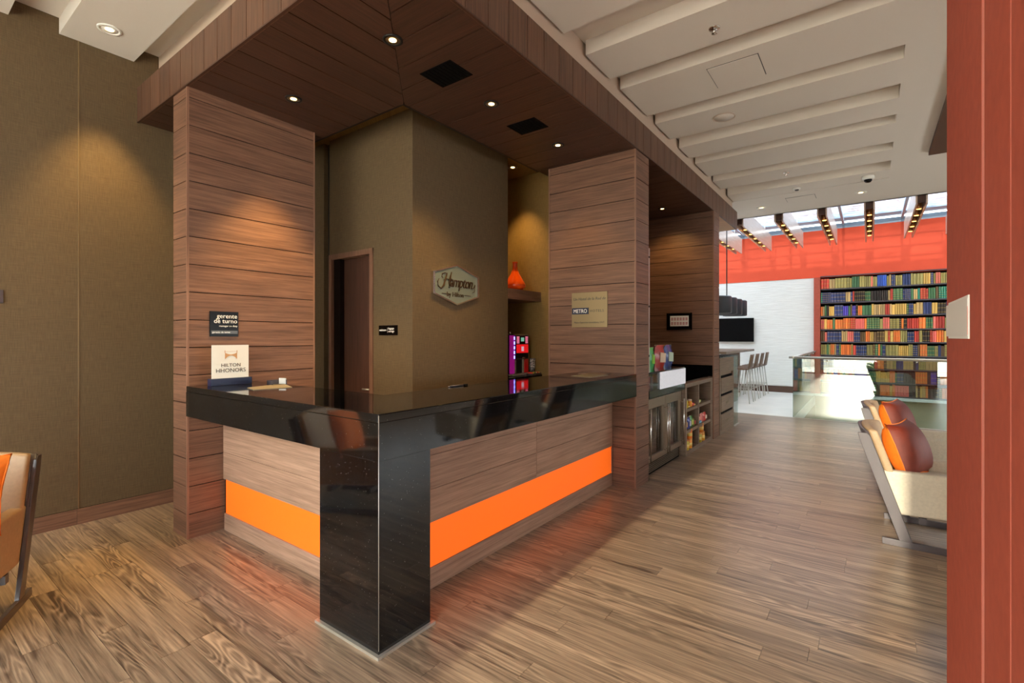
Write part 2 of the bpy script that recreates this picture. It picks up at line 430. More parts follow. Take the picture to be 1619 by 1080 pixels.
o = struct('window_4', wf, M['win_frame']); B((4.385, 3, .9), (4.395, 9.6, 1.9)).build('pane', M['clear'], o)  # unseen window, added to let daylight in from the right
tag(B((-30, -40, -.3), (30, -2.7, -.03)).build('pavement', M['pave']), kind='structure')
tag(B((-14, -9.5, -.03), (-1.49, -8, 5.4)).build('sun_blocker_outside', M['pave']), kind='structure')  # added unseen wall, blocks the sun left of the entrance opening

# ------------------------------------------------------------------ ceiling: slabs between recessed slots
slots = [(-2.0, -1.7), (-1.1, -.8), (-.2, .1), (.65, .92), (2.15, 2.42), (3.19, 3.54), (4.0, 4.22), (4.9, 5.13), (5.63, 5.95), (6.38, 6.62), (7.26, 7.53), (8.0, 8.42), (8.85, 8.87)]
ce = MB()
ce.box((XW-.2, -2.7, ZR), (4.5, 10.25, ZR+.52))                  # slot bottoms
edges = [-2.7] + [v for s in slots for v in s] + [10.25]
for i in range(0, len(edges), 2):
    a, b = edges[i], edges[i+1]
    if b <= 1.0: xl = XW-.1
    if b <= 1.0: ce.box((XW-.1, a, ZC), (.225, b, ZR+.01))
    elif a < 1.4:
        ce.box((XW-.1, a, ZC), (-1.895, 1.384, ZR+.01)); ce.box((-1.865, a, ZC), (.225, b, ZR+.01))
    else: ce.box((-1.865, a, ZC), (.225, b, ZR+.01))
ce.box((.225, -2.7, ZC), (4.5, 10.25, ZR+.01))
ce.box((XW-.1, 8.88, ZC), (-1.865, 10.25, ZR+.01))
ceiling = struct('ceiling', ce, M['plaster'])
tr1 = MB(); tr1.box((-1.91, 1.58, 3.45), (-1.89, 8.88, ZR)); tr1.box((XW, 1.56, 3.45), (-1.89, 1.58, ZR))
struct('trim_cornice', tr1, M['plaster_dim'])
struct('trim_soffit', B((.585, 3.6, 3.70), (3.4, 7.9, 3.76)), M['brown_panel'])
struct('ceiling_bar', B((-9, 7.5, 4.0), (-1.91, 10.2, 4.39)), M['plaster'])
struct('trim_ceiling_end', B((-9, 10.2, ZC), (4.5, 10.25, 4.39)), M['plaster'])

# skylight: glass, bars
sg = struct('window_5', MB().box((-9, 10.25, 4.33), (4.5, 14.7, 4.37)), M['sky_glass'])
B((-9, 14.46, 4.14), (4.5, 14.6, 4.265)).build('wall_bar', M['sky_bar'], sg)
for yy, w_, h_ in ((10.9, .05, .03), (11.75, .05, .03), (12.7, .05, .03), (14.02, .40, .03)):
    B((-9, yy, 4.33-h_), (4.5, yy+w_, 4.33)).build('glazing_bar', M['sky_bar'], sg)
for k in range(10):
    xx = -6.2+1.13*k; B((xx, 10.25, 4.22), (xx+.05, 14.46, 4.30)).build('rafter', M['sky_bar'], sg)

# ------------------------------------------------------------------ pillars clad with horizontal boards
JZ = [3.175-.2*k for k in range(16)]      # joint heights
def clad_box(x0, y0, x1, y1, parent, top=ZS, bottom=0.0, faces='all', edge=.016, mat='wood_h', joints=JZ, core=True, name='plank'):
    g = .0032
    zs = [top] + [j for j in joints if bottom+.02 < j < top-.02] + [bottom]
    if core: B((x0+.012, y0+.012, bottom), (x1-.012, y1-.012, top)).build('core', M['joint'], parent)
    for i in range(len(zs)-1):
        B((x0, y0, zs[i+1]+(g if i < len(zs)-2 else 0)), (x1, y1, zs[i]-(g if i else 0)), 0, random.random()*9+.05).build(name, M[mat], parent)
def pillar(label, x0, y0, x1, y1, strips):
    p = thing('clad_pillar', label, 'pillar', ((x0+x1)/2, (y0+y1)/2, 0))
    clad_box(x0, y0, x1, y1, p)
    for (sx, sy, wx, wy) in strips: B((sx, sy, 0), (sx+wx, sy+wy, ZS)).build('edge_strip', M['trim_wood'], p)
    return p
pillar('wood clad pillar left of the desk with the manager sign', -4.19, 1.415, -3.934, 2.402,
       [(-3.946, 1.411, .014, .014), (-3.946, 2.392, .014, .014)])
pillar('wood clad pillar right of the desk with the square metal plaque', -2.768, 4.42, -1.795, 4.755,
       [(-1.809, 4.416, .016, .014), (-2.772, 4.416, .014, .014)])
pillar('farther wood clad pillar between snack shelves and drawer cabinet', -2.9, 7.25, -1.785, 7.555,
       [(-1.799, 7.246, .016, .014)])

# ------------------------------------------------------------------ canopy over the desk
can = thing('wooden_canopy', 'dark wooden canopy with plank fascia above the reception desk', 'canopy', (-2.5, 2.0, ZS))
ye = 8.766
B((XW+.01, YP+.02, ZS+.012), (XP-.02, 2.515, ZF-.03)).build('carcass', M['joint'], can)
B((-2.89, 2.515, ZS+.012), (XP-.02, ye-.02, ZF-.03)).build('carcass', M['joint'], can)
# soffit boards: along y over the left arm (mitred), along x over the right arm
g = .0035
xs = [XP-.0]; k = 0
jx = [-1.785, -1.81-.0] ; cur = -2.0
edgesx = [XP] + [-2.0-.2*i for i in range(5)] + [-2.905]
for i in range(len(edgesx)-1):       # boards mitred at the corner, left arm side: x from edgesx[i+1] to edgesx[i]
    xa, xb = edgesx[i+1]+g, edgesx[i]-g
    ya0, yb0 = YP + (XP-xa), YP + (XP-xb)
    MB().prism([(xa, ZS)], 'z', 0, 0) if False else None
ymn, ymx = YP, 2.525
edges_y = [YP] + [1.57+.2*i for i in range(5)] + [2.525]
# left arm boards run along x?? they follow the corridor direction (y) beyond the mitre
e1 = [XP, -1.99, -2.19, -2.39, -2.59, -2.79, -2.99, -3.19, -3.39, -3.59, -3.79, -3.99, -4.19, -4.39, -4.59, -4.79, -4.93]
for i in range(len(e1)-1):
    xa, xb = e1[i+1]+g, e1[i]-g
    # cut by the mitre y = YP + (XP - x) for boards right of the inner corner
    top_a = min(2.515, YP + (XP-xa)); top_b = min(2.515, YP + (XP-xb))
    pts = [(xa, YP+.003), (xb, YP+.003), (xb, max(top_b-.003, YP+.004))] + ([(-2.897, 2.515)] if xa < -2.897 < xb else []) + [(xa, max(top_a-.003, YP+.006))]
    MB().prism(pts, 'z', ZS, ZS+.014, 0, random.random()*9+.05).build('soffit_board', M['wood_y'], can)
e2 = [YP, 1.57, 1.77] + [1.97+.2*i for i in range(27)]
e2 = [v for v in e2 if v < 7.2] + [7.25]
for i in range(len(e2)-1):
    ya, yb = e2[i]+g, e2[i+1]-g
    xa = max(-2.9, XP-(ya-YP)); xb = max(-2.9, XP-(yb-YP))
    pts = [(XP-.003, ya), (XP-.003, yb), (xb+.003, yb)] + ([(-2.897, 2.524)] if ya < 2.52 < yb else []) + [(xa+.003 if i else XP-.004, ya)]
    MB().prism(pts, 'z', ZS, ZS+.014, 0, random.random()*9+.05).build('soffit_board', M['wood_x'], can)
B((-2.9, 7.555, ZS), (XP-.003, ye, ZS+.014), 0, .4).build('soffit_board', M['gold_lit_wood'], can)['label'] = 'light wood soffit board at the far end, golden light in its colour'
# fascia boards
yy = YP; first = True
jj = [1.587+.2*i for i in range(36)]
jj = [YP] + [v for v in jj if v < ye-.05] + [ye]
for i in range(len(jj)-1):
    B((XP-.02, jj[i]+.003, ZS-.001), (XP, jj[i+1]-.003, ZF), 0, random.random()*9+.05).build('fascia_board', M['fascia'], can)
jj = [XP-.021] + [-2.03-.2*i for i in range(15)]
jj = [v for v in jj if v > -4.90] + [XW+.005]
for i in range(len(jj)-1):
    B((jj[i+1]+.003, YP, ZS-.001), (jj[i]-.003, YP+.02, ZF), 0, random.random()*9+.05).build('fascia_board', M['fascia'], can)
B((-2.9, ye-.02, ZS), (XP-.021, ye, ZF), 0, .9).build('fascia_board', M['fascia'], can)
lip = MB(); lip.box((XP-.012, YP, ZS-.004), (XP+.003, 7.25, ZS+.006)); lip.box((XW+.005, YP-.003, ZS-.004), (XP, YP+.012, ZS+.006))
lip.build('edge_lip', M['wood_x'], can)
B((-2.92, 2.515, ZS), (-2.9, 4.42, 3.47)).build('inner_lining', M['black'], can)
B((XW, 2.515, ZS), (-2.9, 2.53, 3.47)).build('inner_lining', M['black'], can)

# vents in the canopy
for (x0, x1, y0, y1), lb in (((-2.475, -2.19, 2.292, 2.515), 'black square grille in the canopy, nearest the camera'), ((-2.49, -2.21, 3.30, 3.52), 'black square grille in the canopy, farther along')):
    t = thing('ceiling_vent', lb, 'vent', ((x0+x1)/2, (y0+y1)/2, ZS-.006), group='canopy grilles')
    B((x0, y0, ZS-.004), (x1, y1, ZS+.001)).build('vent_plate', M['grille'], t)
    for k in range(9):
        q = x0+.015+(x1-x0-.03)*k/8; B((q-.003, y0+.01, ZS-.007), (q+.003, y1-.01, ZS-.004)).build('slat', M['grille'], t)

# ------------------------------------------------------------------ recessed downlights
def downlight(label, x, y, z, r=.045, rim='chrome', energy=22, col=(1, .66, .24), lens='lamp', cone=80, aim=(0, 0, -1), group='recessed downlights', blend=.5):
    t = thing('ceiling_downlight', label, 'ceiling light', (x, y, z), group=group)
    MB().lathe([(r*1.35, 0), (r*1.35, -.006), (r*1.05, -.008), (r, -.002), (r, .001)], (0, 0, 0), 24).build('trim_ring', M[rim], t, world=False)
    MB().lathe([(r*.45, -.001), (r*1.0, -.001), (r*1.0, -.0035), (r*.45, -.0015)], (0, 0, 0), 24).build('reflector', M['brass_plate' if rim != 'white' else 'white'], t, world=False)
    MB().lathe([(r*.02, .001), (r*.5, -.001), (r*.5, -.004), (r*.02, -.005)], (0, 0, 0), 20).build('lamp_lens', M[lens], t, world=False)
    if energy:
        ld = bpy.data.lights.new('downlight_beam', 'SPOT'); ld.energy = energy*DL; ld.color = col; ld.spot_size = math.radians(cone); ld.spot_blend = blend; ld.shadow_soft_size = .03
        lo = bpy.data.objects.new('downlight_beam', ld); COL.objects.link(lo); lo.parent = t; lo.location = (0, 0, -.03)
        lo.rotation_euler = Vector(aim).to_track_quat('-Z', 'Y').to_euler()
    return t
downlight('downlight in the canopy corner, on the mitre line', -2.324, 1.934, ZS, rim='black', energy=26, cone=100)
downlight('downlight in the canopy left arm, beside the left pillar', -3.50, 1.967, ZS, rim='black', energy=130, cone=66, aim=(-.05, 0, -1), blend=.7)
downlight('downlight in the canopy between the two black grilles', -2.348, 2.915, ZS, rim='black', energy=60, cone=80, aim=(-.3, 0, -1), blend=.8)
downlight('downlight in the canopy in front of the right pillar', -2.353, 3.913, ZS, rim='black', energy=16, cone=90)
downlight('downlight in the small ceiling above the vase niche', -3.383, 4.60, 3.45, rim='brass_plate', energy=55, cone=70, aim=(-.05, .08, -1), blend=.8)
downlight('single downlight in the dark alcove above the snack shelves', -2.341, 6.718, ZS, rim='black', energy=14, cone=110, aim=(0, .3, -1), blend=.8)
downlight('downlight in the white ceiling slab at top left', -4.57, 1.13, ZC, r=.055, rim='white', energy=115, cone=58, aim=(-.06, .03, -1), blend=.7)
downlight('right of the two downlights at the far end of the white ceiling', -.115, 9.50, ZC, r=.06, rim='white', energy=14, cone=110, lens='lamp')
downlight('left of the two downlights at the far end of the white ceiling', -1.549, 9.57, ZC, r=.06, rim='white', energy=14, cone=110, lens='lamp')

# ------------------------------------------------------------------ reception desk
desk = thing('reception_desk', 'L-shaped reception desk in black granite and oak with orange panels', 'desk', (-2.0, 1.6, 0))
H1, H0 = 1.10, .885
top = MB(); top.prism([(XP, YP), (XP, 4.414), (-2.37, 4.414), (-2.37, 1.905), (-3.928, 1.905), (-3.928, YP)], 'z', H1-.04, H1)
top.build('countertop', M['granite'], desk, bevel=.004)
B((XP-.03, YP, H0), (XP, 4.414, H1-.0405)).build('apron', M['granite'], desk)
B((-3.928, YP, H0), (XP-.0305, YP+.03, H1-.0405)).build('apron', M['granite'], desk)
pier = MB(); pier.prism([(XP, YP), (XP, 1.725), (-2.033, 1.725), (-2.033, 1.652), (-2.253, 1.652), (-2.253, YP)], 'z', .012, H0+.001)
pier.build('corner_pier', M['granite'], desk, bevel=.002)
MB().tube([(XP, YP, .03), (XP, YP, H1-.005)], .0016, 6).build('corner_bead', M['steel'], desk)
ft = MB(); ft.box((-2.27, YP-.017, 0), (XP+.017, YP, .014)); ft.box((XP, YP, 0), (XP+.017, 1.745, .014)); ft.box((-2.25, YP+.002, 0), (XP-.002, 1.7, .013))
ft.build('foot_trim', M['steel'], desk)
XK, YK = -2.033, 1.652
# right side recessed front: planks, orange, kick
B((XK-.035, 1.66, .0), (XK-.012, 4.4145, H1-.05)).build('backing_panel', M['joint'], desk)
B((-3.925, YK+.012, .0), (XK-.036, YK+.035, H1-.05)).build('backing_panel', M['joint'], desk)
B((XK-.02, 1.66, H0-.003), (XP-.03, 4.4145, H0)).build('underside', M['desk_wood'], desk)
for (a, b) in ((1.66, 3.069), (3.072, 4.4145)):
    for (za, zb) in ((.382, .571), (.574, .769), (.772, .882)):
        B((XK-.02, a, za), (XK, b, zb), 0, random.random()*9+.1).build('front_plank', M['desk_wood'], desk)
B((XK-.02, 1.66, .0), (XK, 4.4145, .120), 0, 3.3).build('kick_board', M['desk_wood'], desk)
B((XK-.02, 1.66, .1225), (XK-.006, 4.412, .380)).build('orange_panel', M['orange'], desk)
B((XK-.02, 4.395, .13), (XK+.004, 4.4145, .37)).build('end_cap', M['trim_wood'], desk)
for (za, zb) in ((.382, .583), (.586, .80), (.803, .882)):
    B((-3.928, YK, za), (-2.2, YK+.02, zb), 0, random.random()*9+.1).build('front_plank', M['desk_wood'], desk)
B((-3.91, YK, 0), (-2.2, YK+.02, .126), 0, 5.3).build('kick_board', M['desk_wood'], desk)
B((-3.895, YK+.006, .1285), (-2.2, YK+.02, .380)).build('orange_panel', M['orange'], desk)
B((-3.928, YP+.03, H0-.006), (-2.253, YP+.24, H0-.001)).build('under_apron_strip', M['trim_wood'], desk)
wk = MB(); wk.box((-3.9, 1.91, .70), (-2.95, 2.42, .73)); wk.box((-2.85, 1.95, .70), (-2.39, 4.4, .73))
wk.build('work_surface', M['desk_wood'], desk)

# things on the counter
s = thing('table_sign', 'white acrylic square sign in a black holder on the counter', 'sign', (-3.80, 1.65, H1))
B((-3.83, 1.505, H1), (-3.77, 1.79, H1+.05)).build('holder', M['navy'], s, bevel=.002)['label'] = 'black slotted holder'
B((-3.806, 1.522, H1+.05), (-3.800, 1.778, 1.392)).build('panel', M['paper'], s)
text(s, 'lettering', 'HILTON', .036, (-3.7995, 1.652, 1.232), '+x', M['grey_txt'], 'CENTER', sx=1.05)
text(s, 'lettering', 'HHONORS', .041, (-3.7995, 1.652, 1.192), '+x', M['grey_txt'], 'CENTER', sx=1.04)
em = MB()
def arcband(cy, cz, w, zlo, zhi, side):
    pts = []
    for k in range(9):
        q = -1+2*k/8; pts.append((cy+q*w, zlo + (1-q*q)*side))
    return pts
lo = [(1.652-.042+.084*k/8, 1.288+.026*(1-((k/8)*2-1)**2)) for k in range(9)]
hi = [(1.652+.042-.084*k/8, 1.336-.014*(1-((k/8)*2-1)**2)) for k in range(9)]
em.prism(lo+hi, 'x', -3.8, -3.7985)
em.build('emblem', M['gold'], s)['label'] = 'bronze arched H emblem'
em = MB(); em.box((-3.8, 1.608, 1.335), (-3.7988, 1.612, 1.352)); em.box((-3.8, 1.692, 1.335), (-3.7988, 1.696, 1.352)); em.box((-3.8, 1.610, 1.343), (-3.7988, 1.694, 1.3445))
em.build('emblem_rule', M['gold'], s)
def sheet(name, label, pts, z, mat, cat='paper', th=.003):
    return tag(MB().prism(pts, 'z', z, z+th).build(name, mat), label, cat)
sheet('leaflet', 'tan leaflet lying on the counter beside the white table sign', [(-3.44, 1.60), (-3.26, 1.56), (-3.22, 1.80), (-3.52, 1.90)], H1, M['paper_tan'], 'leaflet', .004)
c = thing('card_box', 'small open dark card box behind the leaflet', 'box', (-3.50, 1.87, H1))
bx = MB(); bx.box((-3.55, 1.79, H1), (-3.47, 1.90, H1+.004)); bx.box((-3.55, 1.79, H1), (-3.546, 1.90, H1+.035)); bx.box((-3.55, 1.79, H1), (-3.47, 1.794, H1+.03)); bx.box((-3.55, 1.896, H1), (-3.47, 1.90, H1+.035))
bx.build('tray', M['dark_frame'], c)
MB().prism([(-3.54, 1.875), (-3.48, 1.895), (-3.49, 1.905), (-3.55, 1.887)], 'z', H1+.004, H1+.045).build('card', M['paper'], c)
pn = thing('pen', 'ballpoint pen lying on the counter in front of the wall sign', 'pen', (-2.30, 2.55, H1+.006))
MB().tube([(-2.355, 2.46, H1+.006), (-2.355, 2.60, H1+.006)], .006, 8).build('barrel', M['dark_frame'], pn)
MB().tube([(-2.355, 2.445, H1+.006), (-2.355, 2.46, H1+.006)], [.002, .006], 8).build('tip', M['chrome'], pn)
MB().tube([(-2.355, 2.60, H1+.006), (-2.355, 2.645, H1+.006)], .0062, 8).build('cap', M['gloss_black'], pn)
sheet('paper_sheet', 'pale sheet of paper on the counter in front of the right pillar', [(-2.16, 3.82), (-1.95, 3.78), (-1.93, 4.10), (-2.14, 4.16)], H1, M['paper_tan'])
sheet('folded_flyer', 'folded flyer half under the sheet near the right pillar', [(-2.25, 4.12), (-2.02, 4.06), (-1.99, 4.28), (-2.2, 4.36)], H1, plain('dull mauve paper', (140, 112, 98), .5), 'flyer')

# ------------------------------------------------------------------ wall signs
g1 = thing('wall_sign', 'glossy black manager-on-duty sign on the left pillar', 'sign', (-3.93, 1.66, 1.455))
B((-3.934, 1.559, 1.455), (-3.926, 1.76, 1.643)).build('plate', M['gloss_black'], g1)
text(g1, 'lettering', 'gerente', .047, (-3.9255, 1.752, 1.593), '+x', M['white_txt'], 'RIGHT')
text(g1, 'lettering', 'de turno', .047, (-3.9255, 1.752, 1.556), '+x', M['white_txt'], 'RIGHT')
text(g1, 'lettering', 'manager on duty', .019, (-3.9255, 1.752, 1.528), '+x', M['white_txt'], 'RIGHT')
fr = MB(); fr.box((-3.926, 1.567, 1.475), (-3.9235, 1.754, 1.499)); fr.build('name_strip', plain('smoky name strip', (74, 70, 62), .2), g1)
text(g1, 'lettering', 'gerente de turno', .018, (-3.923, 1.574, 1.481), '+x', M['white_txt'])

g2 = thing('hexagon_sign', 'frosted hexagonal wall sign with script lettering in a metal frame', 'sign', (-3.19, 3.413, 1.75))
cy, cz = 3.413, 1.948; hw, a_, t_ = .316, .10, .194
hexo = [(cy-hw, cz-a_), (cy, cz-t_), (cy+hw, cz-a_), (cy+hw, cz+a_), (cy, cz+t_), (cy-hw, cz+a_)]
hexi = [(cy+(p[0]-cy)*.93, cz+(p[1]-cz)*.93) for p in hexo]
ring = MB(); n = 6
vs = [(-3.2, *p) for p in hexo]+[(-3.165, *p) for p in hexo]+[(-3.165, *p) for p in hexi]+[(-3.2, *p) for p in hexi]
fs = [(a*6+i, a*6+(i+1) % 6, ((a+1) % 4)*6+(i+1) % 6, ((a+1) % 4)*6+i) for a in range(4) for i in range(6)]
ring.add(vs, fs); ring.build('sign_frame', M['chrome'], g2)
MB().prism(hexi, 'x', -3.2, -3.175).build('sign_face', M['frost'], g2)
text(g2, 'lettering', 'ampton', .15, (-3.174, cy-.10, cz-.022), '+x', M['bronze_txt'], shear=.35, sx=.76, extrude=.006, spacing=.9)
hh = MB()
def q3(pts): return [(-3.169, cy+a, cz+b) for a, b in pts]
hh.tube(q3([(-.135, .095), (-.165, .10), (-.20, .085), (-.205, .06), (-.19, .05)]), [.003, .005, .005, .005, .003], 6)
hh.tube(q3([(-.135, .10), (-.155, .045), (-.18, -.02), (-.215, -.05), (-.25, -.03), (-.258, .01), (-.24, .04)]), [.005, .008, .008, .006, .005, .005, .003], 6)
hh.tube(q3([(-.075, .115), (-.09, .07), (-.105, .01), (-.11, -.035), (-.09, -.03)]), [.004, .008, .009, .007, .003], 6)
hh.tube(q3([(-.18, .03), (-.14, .045), (-.10, .04), (-.07, .05)]), .004, 6)
hh.build('script_capital', M['bronze_txt'], g2)
hh = MB(); hh.tube(q3([(.2, -.02), (.24, -.015), (.262, .02), (.25, -.05), (.22, -.06)]), [.004, .005, .004, .004, .002], 6)
hh.build('script_tail', M['bronze_txt'], g2)
text(g2, 'lettering', 'by Hilton', .062, (-3.174, cy-.02, cz-.115), '+x', M['bronze_txt'], 'CENTER', extrude=.004)
ln = MB(); ln.box((-3.175, cy-.20, cz-.095), (-3.170, cy-.13, cz-.091)); ln.box((-3.175, cy+.11, cz-.095), (-3.170, cy+.20, cz-.091)); ln.build('rule_line', M['bronze_txt'], g2)

g3 = thing('plaque', 'square brushed metal plaque on the right pillar', 'plaque', (-2.284, 4.41, 1.55))
B((-2.484, 4.408, 1.55), (-2.084, 4.42, 1.905)).build('plate', M['brass_plate'], g3, bevel=.002)
text(g3, 'lettering', 'Un Hotel de la Red de', .040, (-2.284, 4.4075, 1.825), '-y', M['grey_txt'], 'CENTER', shear=.2)
B((-2.478, 4.404, 1.683), (-2.288, 4.408, 1.748)).build('navy_block', M['navy'], g3)
text(g3, 'lettering', 'METRO', .055, (-2.383, 4.4035, 1.697), '-y', M['white_txt'], 'CENTER', sx=.86)
text(g3, 'lettering', 'HOTELS', .036, (-2.275, 4.4075, 1.703), '-y', M['grey_txt'], sx=.95, spacing=1.35)
text(g3, 'lettering', 'Metro Operacion Inmobiliaria, S.A.P.', .023, (-2.284, 4.4075, 1.592), '-y', M['grey_txt'], 'CENTER')

g4 = thing('room_sign', 'small black luggage room sign beside the inner door', 'sign', (-3.52, 2.87, 1.465))
B((-3.647, 2.872, 1.467), (-3.392, 2.88, 1.557)).build('plate', M['gloss_black'], g4)
text(g4, 'lettering', 'maletero', .027, (-3.637, 2.8715, 1.506), '-y', M['white_txt'])
B((-3.524, 2.871, 1.490), (-3.522, 2.872, 1.535)).build('divider', M['white_txt'], g4)
text(g4, 'lettering', 'luggage', .027, (-3.512, 2.8715, 1.520), '-y', M['white_txt'])
text(g4, 'lettering', 'storage', .027, (-3.512, 2.8715, 1.495), '-y', M['white_txt'])

g5 = thing('notice_frame', 'black framed notice on the wooden wall above the snack shelves', 'sign', (-2.27, 7.24, 1.55))
B((-2.455, 7.236, 1.555), (-2.085, 7.25, 1.808)).build('frame', M['gloss_black'], g5)
B((-2.40, 7.231, 1.612), (-2.13, 7.236, 1.765)).build('notice', M['paper'], g5)
B((-2.435, 7.230, 1.800), (-2.10, 7.238, 1.806)).build('top_rail', M['chrome'], g5); B((-2.435, 7.230, 1.562), (-2.10, 7.238, 1.568)).build('bottom_rail', M['chrome'], g5)
pk = plain('faint pink print', (196, 150, 150), .6)
pr = MB()
for r_ in range(2):
    for c_ in range(6): pr.box((-2.385+c_*.042, 7.230, 1.63+r_*.065), (-2.385+c_*.042+.03, 7.231, 1.63+r_*.065+.045))
tag(pr.build('print_blocks', pk, g5), kind='stuff')

# ------------------------------------------------------------------ niche: ledge, vase, coffee machine, cups
nc = thing('niche_ledge', 'dark wooden ledge across the niche holding the orange vase', 'shelf', (-3.5, 4.6, 1.876))
B((-3.9, 4.263, 1.876), (-3.2, 4.928, 1.990), 0, .7).build('ledge_beam', M['wood_h'], nc)
v = thing('vase', 'orange bottle-shaped vase on the niche ledge', 'vase', (-3.36, 4.615, 1.99))
MB().lathe([(.045, 0), (.085, .01), (.128, .05), (.125, .08), (.09, .14), (.055, .20), (.034, .25), (.028, .30), (.03, .335), (.036, .342), (.028, .342), (.02, .30)], (0, 0, 0), 32).build('body', M['vase'], v, world=False)
nk = thing('back_counter', 'black counter inside the niche under the coffee machine', 'counter', (-3.5, 4.6, 0))
B((-3.89, 4.268, .96), (-3.18, 4.922, 1.0)).build('worktop', M['granite'], nk)
B((-3.88, 4.27, 0), (-3.21, 4.92, .96)).build('cabinet', M['black'], nk)
cm = thing('coffee_machine', 'coffee machine with magenta lit panel and red screen in the niche', 'coffee machine', (-3.48, 4.62, 1.0))
x1 = -3.30
B((-3.7, 4.42, 1.0), (x1-.02, 4.82, 1.475)).build('body', M['gloss_black'], cm, bevel=.006)
B((-3.7, 4.415, 1.475), (x1, 4.825, 1.487)).build('top_cover', M['chrome'], cm)
B((x1-.02, 4.45, 1.03), (x1-.004, 4.53, 1.47)).build('light_panel', plain('magenta lit panel', (120, 14, 96), .3, emit=.5), cm)
ld = plain('blue white led', (120, 130, 255), .3, emit=3)
for k in range(5): B((x1-.004, 4.515, 1.20+.055*k), (x1, 4.53, 1.235+.055*k)).build('led', ld, cm)
B((x1-.02, 4.535, 1.19), (x1, 4.81, 1.47)).build('front_frame', plain('lilac chrome', (176, 158, 214), .15, 1), cm)
B((x1, 4.547, 1.20), (x1+.004, 4.798, 1.46)).build('front_panel', M['gloss_black'], cm)
B((x1+.004, 4.555, 1.265), (x1+.007, 4.79, 1.365)).build('picture_panel', plain('red lit picture', (206, 20, 26), .3, emit=.5), cm)
B((x1+.007, 4.65, 1.285), (x1+.008, 4.70, 1.34)).build('picture_motif', plain('pale motif', (220, 190, 210), .4, emit=.3), cm)
B((x1+.004, 4.645, 1.40), (x1+.007, 4.705, 1.445)).build('screen', plain('green display', (96, 150, 128), .3, emit=.7), cm)
bt = plain('pink lit button', (230, 120, 150), .3, emit=.6)
for sd in (4.56, 4.735):
    for k in range(6): B((x1+.004, sd, 1.378+.014*k), (x1+.007, sd+.05, 1.386+.014*k)).build('button', bt, cm)
MB().tube([(x1+.002, 4.66, 1.20), (x1+.02, 4.66, 1.21), (x1+.02, 4.70, 1.21), (x1+.002, 4.70, 1.20)], .006).build('spout', M['chrome'], cm)
B((x1-.02, 4.54, 1.03), (x1-.012, 4.57, 1.19)).build('side_post', M['steel'], cm); B((x1-.02, 4.70, 1.03), (x1-.012, 4.73, 1.19)).build('side_post', M['steel'], cm)
B((x1-.02, 4.735, 1.03), (x1-.008, 4.815, 1.19)).build('red_side_panel', plain('red gloss', (206, 20, 26), .2), cm)
B((x1-.1, 4.44, 1.005), (x1+.03, 4.82, 1.025)).build('drip_tray', M['steel'], cm)
MB().lathe([(.012, 0), (.014, .02), (.004, .035)], (-3.45, 4.64, 1.487), 10).build('lid_knob', M['chrome'], cm)
def cup_pat():
    t = NT('patterned paper cup'); p, _ = t.pos(); w_ = t.noise(p, 55, 2, .5, 1.5)
    t.link(t.mix(t.math('GREATER_THAN', w_, .52), lin((92, 88, 84)), lin((216, 210, 200))), t.bs.inputs['Base Color']); return t.mat
M['cup'] = cup_pat()
for (cx, cy_, n_, lb) in ((-3.42, 4.86, 12, 'taller stack of patterned paper cups beside the coffee machine'), (-3.30, 4.89, 7, 'shorter stack of patterned paper cups in front of the taller one')):
    t = thing('cup_stack', lb, 'cups', (cx, cy_, 1.0))
    for k in range(n_):
        z0 = .017*k
        MB().lathe([(.026, z0), (.036, z0+.085), (.039, z0+.088), (.036, z0+.09)], (0, 0, 0), 14).build('cup', M['cup'], t, world=False)
t = thing('sachet_tray', 'low tray of coloured sachets beside the paper cups', 'tray', (-3.22, 4.82, 1.0))
B((-3.27, 4.72, 1.0), (-3.19, 4.92, 1.02)).build('tray', M['dark_frame'], t)
for k in range(6):
    q = 4.735+.03*k; c_ = [(210, 60, 40), (214, 176, 40), (90, 130, 50), (220, 200, 150), (190, 40, 50), (200, 150, 60)][k]
    MB().prism([(-3.26, q), (-3.20, q+.004), (-3.205, q+.022), (-3.265, q+.018)], 'z', 1.02, 1.035).build('sachet', plain('sachet paper', c_, .5), t)

# ------------------------------------------------------------------ alcove: fridge, display, shelves, bags
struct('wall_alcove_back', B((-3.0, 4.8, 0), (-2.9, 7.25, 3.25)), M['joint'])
al = struct('trim_alcove', B((-2.9, 4.757, .9), (-1.80, 4.765, 3.25)), M['wood_h'])
st = thing('steel_upright', 'thin steel upright between right pillar and dark alcove', 'profile', (-1.805, 4.775, 1.09))
B((-1.816, 4.767, 1.09), (-1.796, 4.785, 2.35)).build('profile', M['steel'], st)
for z_ in (1.25, 1.75, 2.25): B((-1.82, 4.766, z_), (-1.795, 4.787, z_+.02)).build('clip', M['black'], st)

